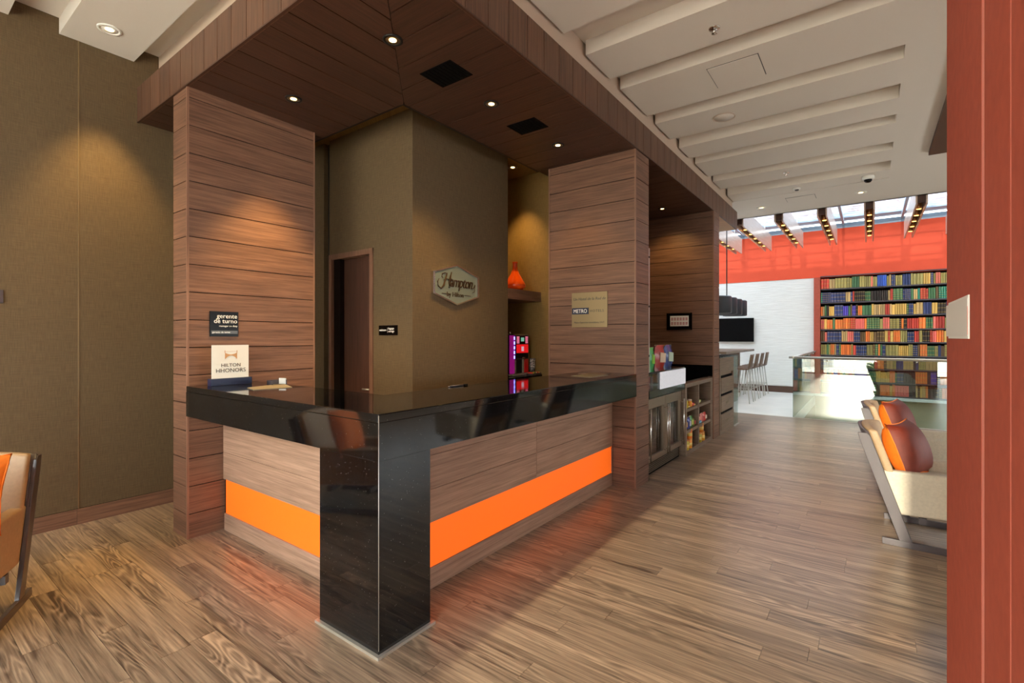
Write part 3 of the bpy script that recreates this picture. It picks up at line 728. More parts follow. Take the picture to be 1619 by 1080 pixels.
f = thing('glass_door_fridge', 'undercounter fridge with two glass doors and tall steel handles', 'fridge', (-2.1, 5.38, 0))
fx, y0, y1 = -1.84, 4.80, 5.955
B((-2.4, y0, .03), (fx-.05, y0+.02, .80)).build('side_wall', M['black'], f); B((-2.4, y1-.02, .03), (fx-.05, y1, .80)).build('side_wall', M['black'], f)
B((-2.4, y0, .03), (-2.38, y1, .80)).build('back_wall', M['black'], f); B((-2.4, y0, .12), (fx-.05, y1, .14)).build('base', M['black'], f); B((-2.4, y0, .78), (fx-.05, y1, .80)).build('top', M['black'], f)
ym = (y0+y1)/2
for (a, b) in ((y0, ym-.003), (ym+.003, y1)):
    dr = MB(); dr.box((fx-.05, a, .14), (fx, a+.06, .80)); dr.box((fx-.05, b-.06, .14), (fx, b, .80)); dr.box((fx-.05, a+.06, .14), (fx, b-.06, .20)); dr.box((fx-.05, a+.06, .70), (fx, b-.06, .80))
    dd = dr.build('door', M['fridge_steel'], f)
    B((fx-.03, a+.06, .20), (fx-.02, b-.06, .70)).build('door_glass', M['fridge_glass'], dd)
    for q in (a+.03, b-.03):
        h = MB(); h.tube([(fx+.04, q, .16), (fx+.04, q, .71)], .008); h.tube([(fx, q, .20), (fx+.04, q, .20)], .005); h.tube([(fx, q, .67), (fx+.04, q, .67)], .005)
        h.build('handle', M['chrome'], dd)
for z_ in (.32, .5): B((-2.36, y0+.03, z_), (fx-.08, y1-.03, z_+.008)).build('rack', M['chrome'], f)
gr = B((fx-.04, y0, .0), (fx-.03, y1, .13)).build('vent_grille', M['grille'], f)
for k in range(5): B((fx-.03, y0+.04, .025+.02*k), (fx-.02, y1-.04, .033+.02*k)).build('louvre', M['fridge_steel'], gr)
def bottle(x, y, z, col, h=.17, r=.03):
    t = thing('bottle', '', 'bottle', (x, y, z))
    MB().lathe([(r*.9, 0), (r, .01), (r, h*.6), (r*.4, h*.8), (r*.36, h*.95)], (0, 0, 0), 12).build('body', plain('bottle', col, .2), t, world=False)
    MB().lathe([(r*.42, h*.95), (r*.42, h)], (0, 0, 0), 10).build('cap', M['white'], t, world=False)
    return t
bcs = [((60, 90, 40), 'green'), ((150, 120, 60), 'amber'), ((170, 60, 50), 'red'), ((90, 110, 140), 'blue grey'), ((200, 190, 170), 'pale'), ((80, 60, 40), 'brown')]
nm_ = {.328: 'middle rack', .508: 'top rack'}
for z_ in (.328, .508):
    for k in range(6):
        b_ = bottle(-2.02, y0+.13+.18*k, z_, bcs[k][0])
        b_['label'] = '%s bottle on the %s of the glass door fridge' % (bcs[k][1], nm_[z_]); b_['group'] = 'bottles in the fridge'

dc = thing('display_case', 'black counter display case with glass front above the fridge', 'display case', (-2.1, 5.37, .82))
B((-2.85, 4.80, .82), (XP-.02, 5.98, .895)).build('base_slab', M['granite'], dc)
B((-2.85, 4.80, 1.07), (XP-.02, 5.98, 1.09)).build('top_slab', M['granite'], dc)
B((-1.815, 4.80, .895), (-1.809, 5.975, 1.07)).build('front_glass', M['clear'], dc)
B((-1.812, 5.97, .895), (-2.85, 5.978, 1.07)).build('end_glass', M['clear'], dc)
B((-2.87, 4.80, .895), (-2.85, 5.98, 1.07)).build('rear_panel', M['black'], dc)
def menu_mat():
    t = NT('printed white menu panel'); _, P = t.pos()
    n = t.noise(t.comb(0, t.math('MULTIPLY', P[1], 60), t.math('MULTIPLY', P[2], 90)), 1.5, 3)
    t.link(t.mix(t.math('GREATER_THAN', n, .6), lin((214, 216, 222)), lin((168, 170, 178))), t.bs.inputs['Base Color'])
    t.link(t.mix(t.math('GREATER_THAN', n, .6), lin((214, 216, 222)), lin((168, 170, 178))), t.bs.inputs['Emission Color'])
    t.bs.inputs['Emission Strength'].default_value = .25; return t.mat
tag(B((-1.804, 5.10, .893), (-1.796, 5.975, 1.075)).build('menu_panel', menu_mat()), 'white printed panel on the front of the black display case', 'panel')
def bag(name, label, x, y, z, w, h, d, col, col2, face='x', group=None, cat='snack bag'):
    t = thing(name, label, cat, (x, y, z), group=group)
    nU, nV = 6, 7; vs = []; fs = []
    for sgn in (1, -1):
        for j in range(nV):
            for i in range(nU):
                u = -1+2*i/(nU-1); v_ = j/(nV-1)
                th = (1-u**4)*(math.sin(PI*min(1, v_*.95+.12))**.6 if v_ < .95 else 0)
                hgt = v_*h; px_, py_ = sgn*d/2*th, u*w/2*(1-.06*math.sin(v_*9+u))
                vs.append((px_, py_, hgt))
    def F(o, i, j): return o+j*nU+i
    for o in (0, nU*nV):
        for j in range(nV-1):
            for i in range(nU-1): fs.append((F(o, i, j), F(o, i+1, j), F(o, i+1, j+1), F(o, i, j+1)))
    m = MB().add(vs, fs, 0, True); m.build('pouch', plain('printed foil', col, .25, spec=.6), t, world=False)
    MB().prism([(-w*.3, h*.25), (w*.3, h*.22), (w*.32, h*.62), (-w*.28, h*.68)], 'x', d*.44, d*.5).build('label_patch', plain('label print', col2, .35), t, world=False)
    MB().box((-.002, -w/2, h*.94), (.002, w/2, h)).build('seal', M['chrome'], t, world=False)
    return t
bag('snack_bag', 'green snack bag standing leftmost on the display case', -2.0, 5.37, 1.09, .14, .25, .06, (50, 170, 80), (150, 220, 70), group='snack bags on the display case')
bag('snack_bag', 'red snack bag with clear top on the display case', -2.0, 5.64, 1.09, .30, .27, .09, (176, 44, 36), (228, 200, 170), group='snack bags on the display case')
bag('snack_bag', 'blue snack bag standing rightmost on the display case', -2.0, 6.02-.09, 1.09, .27, .27, .09, (44, 62, 130), (190, 210, 190), group='snack bags on the display case')
for k, (c_, n_) in enumerate((((150, 120, 30), 'yellow'), ((60, 100, 40), 'green'), ((150, 40, 50), 'red'), ((110, 50, 70), 'purple'))):
    b_ = B((-2.0, 4.84+.085*k, .895), (-1.9, 4.84+.085*k+.07, 1.02)).build('snack_box', plain('snack carton', c_, .4)); tag(b_, '%s carton behind the glass of the display case' % n_, 'box', 'cartons in the display case')

su = thing('snack_shelf_unit', 'open wooden shelf unit with six compartments of snacks', 'shelf unit', (-2.0, 6.6, 0))
sx, sd_ = -1.80, -2.25
def spart(nm, a, b): return B(a, b, 0, random.random()*9+.1).build(nm, M['cab_wood'], su)
spart('side_panel', (sd_, 5.985, 0), (sx, 6.045, .877)); spart('divider', (sd_, 6.535, .05), (sx, 6.575, .83)); spart('side_panel', (sd_, 7.14, 0), (sx, 7.248, .877))
spart('top_rail', (sd_, 6.045, .83), (sx, 7.14, .877)); spart('plinth', (sd_, 6.045, 0), (sx, 7.14, .055))
for (a, b) in ((6.045, 6.535), (6.575, 7.14)):
    for z_ in (.53, .265): spart('shelf', (sd_, a, z_), (sx-.004, b, z_+.035))
B((sd_-.02, 5.985, 0), (sd_, 7.248, .877)).build('back_panel', M['door_wood'], su)
wt = thing('granite_worktop', 'black granite worktop behind the snack shelf rail', 'worktop', (-2.3, 6.6, .877))
B((-2.89, 5.99, .877), (-1.86, 7.248, .893)).build('slab', M['granite'], wt); B((-2.7, 7.232, .893), (-1.80, 7.249, 1.05)).build('backsplash', M['granite'], wt)
def jar(label, x, y, z, col, lid):
    t = thing('snack_jar', label, 'jar', (x, y, z), group='jars on the snack shelves')
    MB().lathe([(.03, 0), (.04, .01), (.042, .05), (.034, .075)], (0, 0, 0), 14).build('glass_body', plain('jar contents', col, .2), t, world=False)
    MB().lathe([(.036, .075), (.036, .095), (.005, .096)], (0, 0, 0), 14).build('lid', plain('jar lid', lid, .35), t, world=False)
jar('left jar with yellow contents on the top left snack compartment', -1.852, 6.14, .565, (214, 190, 40), (210, 200, 60))
jar('right jar with orange label on the top left snack compartment', -1.852, 6.30, .565, (226, 150, 50), (220, 190, 170))
def pack(lb, x, y, z, w, h, d, c1, c2): bag('snack_bag', lb, x, y, z, w, h, d, c1, c2, group='packs on the snack shelves')
pack('flat purple pack at the front of the top left compartment', -1.84, 6.17, .565, .16, .04, .05, (110, 70, 120), (220, 200, 120))
pack('small red pack at the front of the top left compartment', -1.84, 6.42, .565, .12, .04, .05, (190, 50, 40), (240, 190, 80))
pack('green pack in the top right compartment', -1.848, 6.66, .565, .12, .08, .06, (110, 160, 60), (210, 220, 150))
pack('dark green pack behind in the top right compartment', -1.88, 6.80, .565, .14, .05, .06, (60, 80, 40), (120, 130, 60))
pack('orange pack leftmost in the middle left compartment', -1.848, 6.10, .30, .10, .15, .06, (222, 130, 60), (240, 200, 120))
pack('blue pack in the middle left compartment', -1.84, 6.23, .30, .10, .15, .06, (40, 50, 140), (220, 220, 230))
pack('green pack in the middle left compartment', -1.848, 6.35, .30, .11, .15, .06, (60, 140, 50), (190, 210, 90))
pack('olive pack rightmost in the middle left compartment', -1.848, 6.46, .30, .09, .11, .06, (120, 120, 50), (180, 60, 70))
pack('red pack in the middle right compartment', -1.852, 6.68, .30, .13, .14, .06, (190, 36, 50), (240, 150, 130))
pack('pink pack in the middle right compartment', -1.848, 6.83, .30, .13, .12, .06, (226, 130, 120), (180, 50, 60))
pack('red striped pack rightmost in the middle right compartment', -1.848, 6.98, .30, .13, .12, .06, (200, 60, 50), (240, 220, 200))
pack('blue tray pack at the front of the middle right compartment', -1.835, 6.68, .30, .16, .05, .05, (20, 120, 180), (120, 200, 230))
k = 0
for (yy, z_, c_, lb) in ((6.12, .055, (206, 180, 40), 'yellow tin at lower left of the bottom left compartment'), (6.25, .055, (240, 150, 40), 'orange tin at lower right of the bottom left compartment'), (6.25, .178, (244, 130, 30), 'orange tin on top of the others in the bottom left compartment'),
                         (6.68, .055, (190, 170, 40), 'yellow tin at lower left of the bottom right compartment'), (6.83, .055, (222, 150, 40), 'orange tin at lower right of the bottom right compartment'), (6.77, .178, (206, 120, 30), 'orange tin on top of the others in the bottom right compartment')):
    t = thing('snack_tin', lb, 'tin', (-1.848, yy, z_), group='tins on the bottom snack shelves')
    MB().lathe([(.048, 0), (.05, .003), (.05, .108), (.048, .11)], (0, 0, 0), 18).build('can', plain('tin print', c_, .35), t, world=False)
    MB().lathe([(.051, .11), (.051, .12), (.01, .1215)], (0, 0, 0), 18).build('lid', plain('tin lid', (226, 140, 60), .35), t, world=False)
    MB().lathe([(.0505, .03), (.0505, .07)], (0, 0, 0), 18).build('label_band', plain('tin label', (244, 214, 120), .4), t, world=False)

# drawer cabinet
dw = thing('drawer_cabinet', 'taupe cabinet with three waste drawers beyond the far pillar', 'cabinet', (-2.1, 8.1, 0))
B((-2.45, 7.56, 0), (-1.80, 8.47, 1.14)).build('body', M['cab_wood'], dw)
B((-2.45, 7.56, 1.14), (-1.775, 8.80, 1.155)).build('cabinet_top', M['granite'], dw)
B((-1.80, 7.56, .91), (-1.777, 8.47, 1.139), 0, .3).build('upper_fascia', M['cab_wood'], dw); B((-1.80, 7.56, 0), (-1.777, 8.47, .06), 0, .6).build('plinth', M['cab_wood'], dw)
B((-1.80, 7.56, .06), (-1.777, 7.62, .91), 0, .6).build('stile', M['cab_wood'], dw); B((-1.80, 8.40, .06), (-1.777, 8.47, .91), 0, .6).build('stile', M['cab_wood'], dw)
for k, (a, b) in enumerate(((.605, .835), (.335, .565), (.065, .295))):
    d_ = B((-1.80, 7.63, a), (-1.772, 8.39, b), 0, k+.2).build('drawer', M['cab_wood'], dw)
    B((-1.80, 7.63, b), (-1.79, 8.39, b+.035)).build('finger_slot', M['grille'], d_)
    text(d_, 'lettering', ['plastico', 'papel', 'organicos'][k], .075, (-1.7715, 8.0, a+.1), '+x', M['paper_tan'], 'CENTER')
ep = thing('glass_end_panel', 'glossy end panel closing the drawer cabinet', 'panel', (-2.1, 8.7, 0))
B((-2.45, 8.475, .015), (-1.79, 8.79, 1.135)).build('core_panel', M['cab_wood'], ep); B((-1.788, 8.475, .02), (-1.778, 8.79, 1.135)).build('glass_sheet', M['glass'], ep); B((-1.80, 8.47, 0), (-1.76, 8.81, .015)).build('foot_channel', M['steel'], ep)
tag(B((-2.3, 8.0, 1.155), (-2.0, 8.45, 1.18)).build('tablet_stand', M['gloss_black'], bevel=.003), 'flat black tray on top of the drawer cabinet', 'tray')

# ------------------------------------------------------------------ bar area
bt_ = thing('bar_table', 'high bar table below the wall mounted television', 'table', (-2.9, 12.4, 0))
B((-3.35, 10.9, 1.09), (-2.43, 13.95, 1.14), 0, .4).build('table_top', M['cab_wood'], bt_)
for yy in (11.1, 13.8): B((-3.2, yy-.05, 0), (-2.75, yy+.05, 1.09), 0, .4).build('leg_panel', M['cab_wood'], bt_)
B((-3.0, 11.15, .25), (-2.95, 13.75, .30)).build('foot_rail', M['steel'], bt_)
def stool():
    t = thing('bar_stool', '', 'stool', (0, 0, 0), group='bar stools along the high table')
    sm = MB(); n = 9                     # seat pad
    prof = [(-.2, .0), (-.18, .03), (.16, .03), (.2, .02), (.2, -.01), (-.2, -.02)]
    sm.prism([(a, .74+b) for a, b in prof], 'y', -.2, .2); sm.build('seat', M['stool'], t, world=False, bevel=.012)
    bk_ = MB(); vs = []; fs = []
    for j in range(7):
        z_ = .76+.31*j/6; xx = .2+.05*j/6
        for i in range(7):
            q = -1+2*i/6; vs.append((xx+.03-.03*q*q, q*(.19-.02*(j/6)), z_)); 
    nn = len(vs)
    vs += [(a-.014, b, c_) for a, b, c_ in vs]
    for o in (0, nn):
        for j in range(6):
            for i in range(6): fs.append((o+j*7+i, o+j*7+i+1, o+(j+1)*7+i+1, o+(j+1)*7+i))
    ring_ = [i for i in range(7)] + [j*7+6 for j in range(1, 7)] + [42+i for i in range(5, -1, -1)] + [j*7 for j in range(5, 0, -1)]
    for a, b in zip(ring_, ring_[1:]+ring_[:1]): fs.append((a, b, b+nn, a+nn))
    bk_.add(vs, fs, 0, True); bk_.build('backrest', M['stool'], t, world=False)
    for sx_ in (-1, 1):
        for sy_ in (-1, 1):
            MB().tube([(sx_*.15, sy_*.15, .73), (sx_*.23, sy_*.22, 0)], .011, 8).build('leg', M['steel'], t, world=False)
    fr_ = MB(); c4 = [(-.2, -.195, .28), (.2, -.195, .28), (.2, .195, .28), (-.2, .195, .28), (-.2, -.195, .28)]
    fr_.tube(c4, .008, 6, smooth=False); fr_.build('foot_ring', M['steel'], t, world=False)
    return t
s0 = stool()
names = ['bar stool nearest the camera along the high table', 'second bar stool from the camera at the high table', 'third bar stool from the camera at the high table', 'bar stool farthest from the camera, next to the white wall']
for k, yy in enumerate((11.75, 12.40, 13.05, 13.70)):
    o = s0 if k == 0 else copy_tree(s0)
    o.location = (-2.33, yy, 0); o['label'] = names[k]

tv = thing('television', 'flat black television mounted on the white wall', 'television', (-3.1, 14.4, 1.33))
B((-3.66, 14.395, 1.335), (-2.53, 14.425, 1.965)).build('screen', M['tv'], tv, bevel=.004)
fr = MB(); fr.box((-3.67, 14.40, 1.325), (-2.52, 14.43, 1.338)); fr.box((-3.67, 14.40, 1.962), (-2.52, 14.43, 1.972)); fr.box((-2.532, 14.40, 1.325), (-2.52, 14.43, 1.972)); fr.box((-3.67, 14.40, 1.325), (-3.658, 14.43, 1.972))
fr.build('bezel', M['gloss_black'], tv); B((-3.3, 14.43, 1.5), (-2.9, 14.465, 1.8)).build('bracket', M['black'], tv)
PX, PY = -2.58, 11.6
pl = thing('pendant_lamp', 'long black pendant lamp of joined drum shades over the bar table', 'pendant lamp', (PX, PY, 1.96))
for k in range(4):
    yy = PY-.78+.52*k
    sh = MB().lathe([(.25, 0), (.27, .02), (.27, .34), (.25, .36), (.24, .34), (.24, .02)], (PX, yy, 1.95), 20).build('drum_shade', M['shade'], pl)
    MB().lathe([(.01, 0), (.22, .01), (.22, .02)], (PX, yy, 1.96), 16).build('diffuser', M['lamp_off'], sh)
for yy in (PY,): MB().tube([(PX, yy-.3, 2.28), (PX, yy+.3, 2.28)], .012, 8).build('mounting_bar', M['black'], pl); MB().tube([(PX, yy, 2.28), (PX, yy, 4.33)], .012, 8).build('hanging_rod', M['black'], pl)

# ------------------------------------------------------------------ light fins under the skylight
def fin():
    t = thing('light_fin', '', 'ceiling light', (0, 0, 3.62), group='light fins under the skylight')
    W = .065
    for sgn in (-1, 1): B((sgn*W-.012, 10.30, 3.62), (sgn*W+.012, 13.7, 4.0)).build('side_board', M['plank_fin'], t)
    B((-W+.012, 10.36, 3.66), (W-.012, 10.40, 4.0)).build('end_cap', M['door_wood'], t)
    B((-W+.012, 10.40, 3.80), (W-.012, 13.35, 3.83)).build('web', M['door_wood'], t)
    for yy in (10.6, 13.2): MB().tube([(0, yy, 3.83), (0, yy, 4.325)], .008, 6).build('hanger', M['steel'], t)
    for k in range(5):
        yy = 10.9+.55*k
        l_ = MB().lathe([(.035, 0), (.045, .03), (.045, .10), (.02, .13)], (0, yy, 3.66), 14).build('spot_housing', M['gold'], t)
        MB().lathe([(.005, -.003), (.034, -.003), (.034, .001)], (0, yy, 3.66), 12).build('spot_lens', M['amber'], l_)
    return t
M['plank_fin'] = wood('pale veneered fin', (176, 150, 132), (206, 184, 168), 'y', var=.02, rough=.25)
f0 = fin()
for k in range(8):
    o = f0 if k == 0 else copy_tree(f0)
    o.location = (-2.75+.686*k, 0, 3.62)
    o['label'] = ('leftmost of the light fins under the skylight' if k == 0 else '%s light fin from the left under the skylight' % ['', 'second', 'third', 'fourth', 'fifth', 'sixth', 'seventh', 'eighth'][k])

# ------------------------------------------------------------------ bookcase and books
bc = thing('wall_bookcase_unit', 'wall to wall bookcase full of cloth-bound volumes beyond the railing', 'bookcase', (.3, 14.5, 0))
bc.name = 'bookcase'
zs_ = [2.665, 2.325, 1.985, 1.655, 1.345, 1.02, .70, .385, .07]
zt = [2.93, 2.63, 2.29, 1.95, 1.62, 1.31, .985, .665, .35]
BX0, BX1 = -1.005, 2.55
B((BX0, 14.44, 2.955), (BX1, 14.68, 2.98)).build('top_board', M['frame_wood'], bc)
B((BX0, 14.66, .04), (BX1, 14.68, 2.955)).build('back_board', M['joint'], bc)
for z_ in zs_: B((BX0, 14.44, z_-.035), (BX1, 14.66, z_-.005)).build('shelf', M['shelf_tan'] if 'shelf_tan' in M else M['frame_wood'], bc)
B((BX1, 14.44, .04), (BX1+.04, 14.68, 2.98)).build('side_board', M['frame_wood'], bc)
PAL = {'olive': (150, 134, 76), 'gold': (208, 164, 84), 'orange': (232, 120, 54), 'red': (190, 66, 50), 'pink': (226, 110, 96), 'navy': (58, 64, 100), 'violet': (88, 70, 160), 'green': (74, 108, 70), 'teal': (48, 128, 104), 'brown': (104, 76, 46), 'dark brown': (54, 42, 34), 'tan': (184, 148, 96), 'blue': (64, 92, 168)}
rowpal = [['olive']*4+['tan', 'gold', 'navy', 'gold', 'dark brown', 'orange', 'green', 'olive', 'pink', 'blue', 'red', 'tan'],
          ['red', 'tan', 'olive', 'navy', 'dark brown', 'green', 'gold', 'brown', 'teal', 'orange', 'tan'],
          ['orange', 'navy', 'gold', 'green', 'brown', 'tan', 'dark brown', 'violet', 'red', 'orange', 'gold'],
          ['pink', 'red', 'orange', 'gold', 'dark brown', 'green', 'olive', 'orange', 'tan', 'orange'],
          ['tan', 'navy', 'orange', 'gold', 'dark brown', 'red', 'brown', 'tan', 'pink', 'olive'],
          ['olive', 'gold', 'orange', 'navy', 'tan', 'brown', 'red', 'olive', 'green'],
          ['red', 'tan', 'olive', 'navy', 'dark brown', 'green', 'gold', 'brown', 'teal', 'orange', 'tan'],
          ['orange', 'navy', 'gold', 'green', 'brown', 'tan', 'dark brown', 'violet', 'red', 'orange', 'gold'],
          ['pink', 'orange', 'gold', 'dark brown', 'green', 'orange', 'tan', 'teal', 'orange', 'brown']]
def book_mesh(w_, h_, bands):
    m = MB(); pts = [(-w_/2, .15), (-w_/2, .01), (-w_/4, 0), (w_/4, 0), (w_/2, .01), (w_/2, .15)]
    m.prism(pts, 'z', 0, h_)
    for b_ in range(bands):
        z_ = h_*(.12+.76*b_/max(1, bands-1)); m.prism([(-w_/2-.0005, .03), (-w_/2-.0005, .009), (-w_/4, -.0015), (w_/4, -.0015), (w_/2+.0005, .009), (w_/2+.0005, .03)], 'z', z_, z_+.006, 1)
    o = m.build('book', [M['book'], M['book_gold']], None, world=False); me = o.data; bpy.data.objects.remove(o); return me
BM = {(w_, h_, b_): book_mesh(w_, h_, b_) for w_ in (.032, .038, .046, .056) for h_ in (.235, .25, .265) for b_ in (0, 3, 5)}
ordn = ['top', 'second', 'third', 'fourth', 'fifth', 'sixth', 'seventh', 'eighth', 'bottom']
books = []
rb = random.Random(11)
for r_ in range(9):
    x = BX0+.01; idx = 0
    while x < BX1-.06:
        coln = rb.choice(rowpal[r_]); w_ = rb.choice((.032, .038, .038, .046, .056)); h_ = rb.choice((.235, .25, .265)); b_ = rb.choice((0, 0, 3, 3, 5)); run = rb.choice((1, 1, 1, 2, 3, 5))
        for q in range(run):
            if x + w_ > BX1-.01: break
            idx += 1
            books.append((r_, idx, x+w_/2, coln, w_, h_, b_, rb.random())); x += w_+.004
def ordinal(n):
    return '%d%s' % (n, 'th' if 10 <= n % 100 <= 20 else {1: 'st', 2: 'nd', 3: 'rd'}.get(n % 10, 'th'))
vis = sorted(books, key=lambda b: (b[2] > 1.36, b[0] > 5, b[0], b[1]))
ind = set((b[0], b[1]) for b in vis[:300]); ORD = None
restb = {}
for (r_, idx, bx_, coln, w_, h_, b_, rv) in books:
    if (r_, idx) in ind:
        o = bpy.data.objects.new('book', BM[(w_, h_, b_)]); COL.objects.link(o)
        o.location = (bx_, 14.455+.008*rv, zs_[r_]-.005); c_ = lin(PAL[coln]); k = .95+.8*rv; o.color = (c_[0]*k, c_[1]*k, c_[2]*k, 1)
        tag(o, '%s book%s, %s from the left on the %s bookcase shelf' % (coln, ' with gilt bands' if b_ else '', ordinal(idx), ordn[r_]), 'book', 'books in the bookcase')
    else:
        m = restb.setdefault((coln), MB()); m.box((bx_-w_/2, 14.457, zs_[r_]-.004), (bx_+w_/2, 14.6, zs_[r_]-.004+h_), 0)
        if b_:
            for q in range(b_):
                z_ = zs_[r_]+h_*(.12+.76*q/(b_-1)); m.box((bx_-w_/2, 14.4555, z_), (bx_+w_/2, 14.458, z_+.006), 1)
allm = MB(); mats = []
for i, (coln, m) in enumerate(restb.items()):
    base = len(allm.v); allm.v += m.v; allm.pid += m.pid; allm.sm += m.sm
    allm.f += [[base+q for q in f_] for f_ in m.f]; allm.m += [i if mm == 0 else 99 for mm in m.m]; mats.append(plain('book cloth '+coln, PAL[coln], .55))
allm.m = [len(mats) if q == 99 else q for q in allm.m]; mats.append(M['book_gold'])
tag(allm.build('remaining_books', mats), 'remaining books at the ends and on the lower bookcase shelves', 'books', None, 'stuff')

# ------------------------------------------------------------------ glass railing round the stair
rl = thing('glass_railing', 'frameless glass railing with steel handrail around the stair opening', 'railing', (-1.1, 10.06, 0))
for (a, b) in ((-1.115, .33), (.335, 1.9), (1.905, 4.25)): B((a, 10.055, .005), (b, 10.067, 1.06)).build('glass_panel', M['glass'], rl)
for (a, b) in ((10.067, 12.2), (12.205, 14.40)): B((-1.121, a, .005), (-1.109, b, 1.06)).build('glass_panel', M['glass'], rl)
MB().tube([(-1.18, 10.06, 1.085), (4.25, 10.06, 1.085)], .022, 12).build('handrail', M['steel'], rl)
MB().tube([(-1.115, 9.99, 1.085), (-1.115, 14.42, 1.085)], .022, 12).build('handrail', M['steel'], rl)
for y_ in (10.6, 11.7, 12.8, 13.9): MB().tube([(-1.115, y_, 1.03), (-1.115, y_, 1.07)], .02, 8).build('clamp', M['chrome'], rl)
for x_ in (-.6, .6, 1.6): MB().tube([(x_, 10.06, 1.03), (x_, 10.06, 1.07)], .012, 8).build('clamp', M['chrome'], rl)
B((-1.115, 10.05, -.02), (4.25, 10.072, .006)).build('floor_channel', M['steel'], rl)

# ------------------------------------------------------------------ red pillar with plate
rp = thing('red_pillar', 'red fabric covered pillar at the right edge beside the camera', 'pillar', (.6, 1.2, 0))
for (a, b) in ((.2, 1.255), (1.2575, 1.62-.008), (1.628, 2.30)):
    pass
ys = [2.302, 1.60, 1.335, .62, .2]
def yat(u):
    a = (u-809.5)/F_; xx = -math.sin(YAW)+a*math.cos(YAW); yy_ = math.cos(YAW)+a*math.sin(YAW); return .22*yy_/xx
yj1, yj2, yend = yat(1554), yat(1598), yat(1497)
B((.226, .15, 0), (1.5, yend-.006, ZC)).build('core', M['red_pillar'], rp)
cuts = [yend, yat(1551.8), yat(1556.4), yat(1597.2), yat(1598.8), .15]
for k, (a, b) in enumerate(zip(cuts[1:], cuts[:-1])):
    if k % 2 == 0: B((.22, a+.0005, 0), (1.51, b-.0005, ZC)).build('fabric_panel', M['red_pillar'], rp)
    else: B((.2205, a, 0), (.26, b, ZC)).build('joint_strip', M['red_joint'], rp)
def zat(u, v_):
    a = (u-809.5)/F_; xx = -math.sin(YAW)+a*math.cos(YAW); return 1.45 + (YH_-v_)/F_*(.22/xx)
ya, yb = yat(1533.5), yat(1501.5)
pt = thing('switch_plate', 'white paper-covered control plate on the red pillar', 'plate', (.215, (ya+yb)/2, 1.4455))
B((.2165, ya, 1.4455), (.2195, yb, zat(1533, 466))).build('plate', M['white'], pt)
B((.2155, ya+.008, 1.4525), (.2165, yb+.05, zat(1533, 466)-.007)).build('paper_sheet', M['paper'], pt)
B((.2150, ya+.004, 1.457), (.2156, ya+.0065, 1.535)).build('edge_strip', M['red_joint'], pt)

# ------------------------------------------------------------------ armchairs
def armchair(frame, cloth, side):
    t = thing('armchair', '', 'armchair', (0, 0, 0))
    hw_ = .31
    for sgn in (-1, 1):
        yo, yi = sgn*hw_, sgn*(hw_-.022)
        MB().prism([(.0, 0), (.74, 0), (.74, .045), (.0, .045)], 'y', yo, yi).build('sled_base', M[frame], t, world=False, bevel=.003)
        MB().prism([(.095, .045), (.165, .045), (-.066, .745), (-.085, .765), (-.14, .765), (-.13, .72)], 'y', yo, yi).build('post', M[frame], t, world=False, bevel=.003)
        MB().prism([(-.02, .49), (.0, .512), (.70, .53), (.73, .51), (.71, .255), (.66, .24), (.10, .215), (.075, .235)], 'y', sgn*(hw_-.023), sgn*(hw_-.09)).build('arm_panel', M[side], t, world=False, bevel=.018, seg=3)
    MB().box((.10, -.225, .22), (.68, .225, .36)).build('seat_base', M[cloth], t, world=False, bevel=.02, seg=3)
    MB().box((.06, -.225, .34), (.70, .225, .45)).build('seat_cushion', M[cloth], t, world=False, bevel=.04, seg=4)
    MB().box((.2, -.28, .17), (.24, .28, .215)).build('crossbar', M[frame], t, world=False); MB().box((.55, -.28, .17), (.59, .28, .215)).build('crossbar', M[frame], t, world=False)
    # curved backrest: inner cushion and outer shell
    def curve(x_off, th, z0, z1, w_):
        vs = []; fs = []; nU, nV = 13, 7
        for k in (0, 1):
            for j in range(nV):
                v_ = j/(nV-1)
                for i in range(nU):
                    u = -1+2*i/(nU-1)
                    z_ = z0+(z1+.02*(1-u*u)-z0)*v_
                    xx = .05-(z_-.40)*.335 - .05*(1-u*u) + x_off - k*th
                    vs.append((xx, u*w_, z_))
        nn = nU*nV
        for o in (0, nn):
            for j in range(nV-1):
                for i in range(nU-1): fs.append((o+j*nU+i, o+j*nU+i+1, o+(j+1)*nU+i+1, o+(j+1)*nU+i))
        rg = list(range(nU)) + [j*nU+nU-1 for j in range(1, nV)] + [(nV-1)*nU+i for i in range(nU-2, -1, -1)] + [j*nU for j in range(nV-2, 0, -1)]
        for a, b in zip(rg, rg[1:]+rg[:1]): fs.append((a, b, b+nn, a+nn))
        return MB().add(vs, fs, 0, True)
    curve(.055, .055, .40, .785, .285).build('back_cushion', M['tan_leather'], t, world=False, bevel=.015, seg=3, angle=1.0)
    curve(.0, .022, .50, .775, .305).build('back_shell', M[frame], t, world=False)
    return t
ch = armchair('frame_wood', 'cream', 'cream'); ch.location = (.08, 4.60, 0); ch.rotation_euler = (0, 0, math.radians(-2)); ch['label'] = 'nearer cream armchair with grey wood frame at the right, behind the red pillar'; ch['group'] = 'cream armchairs at the right'
c2 = copy_tree(ch); c2.location = (.08, 6.10, 0); c2['label'] = 'farther cream armchair at the right, close to the glass railing'
lc = armchair('dark_frame', 'tan_leather', 'tan_leather'); lc.location = (-3.93, .315, 0); lc.rotation_euler = (0, 0, math.radians(-26)); lc['label'] = 'tan armchair with dark frame cut off by the left edge'
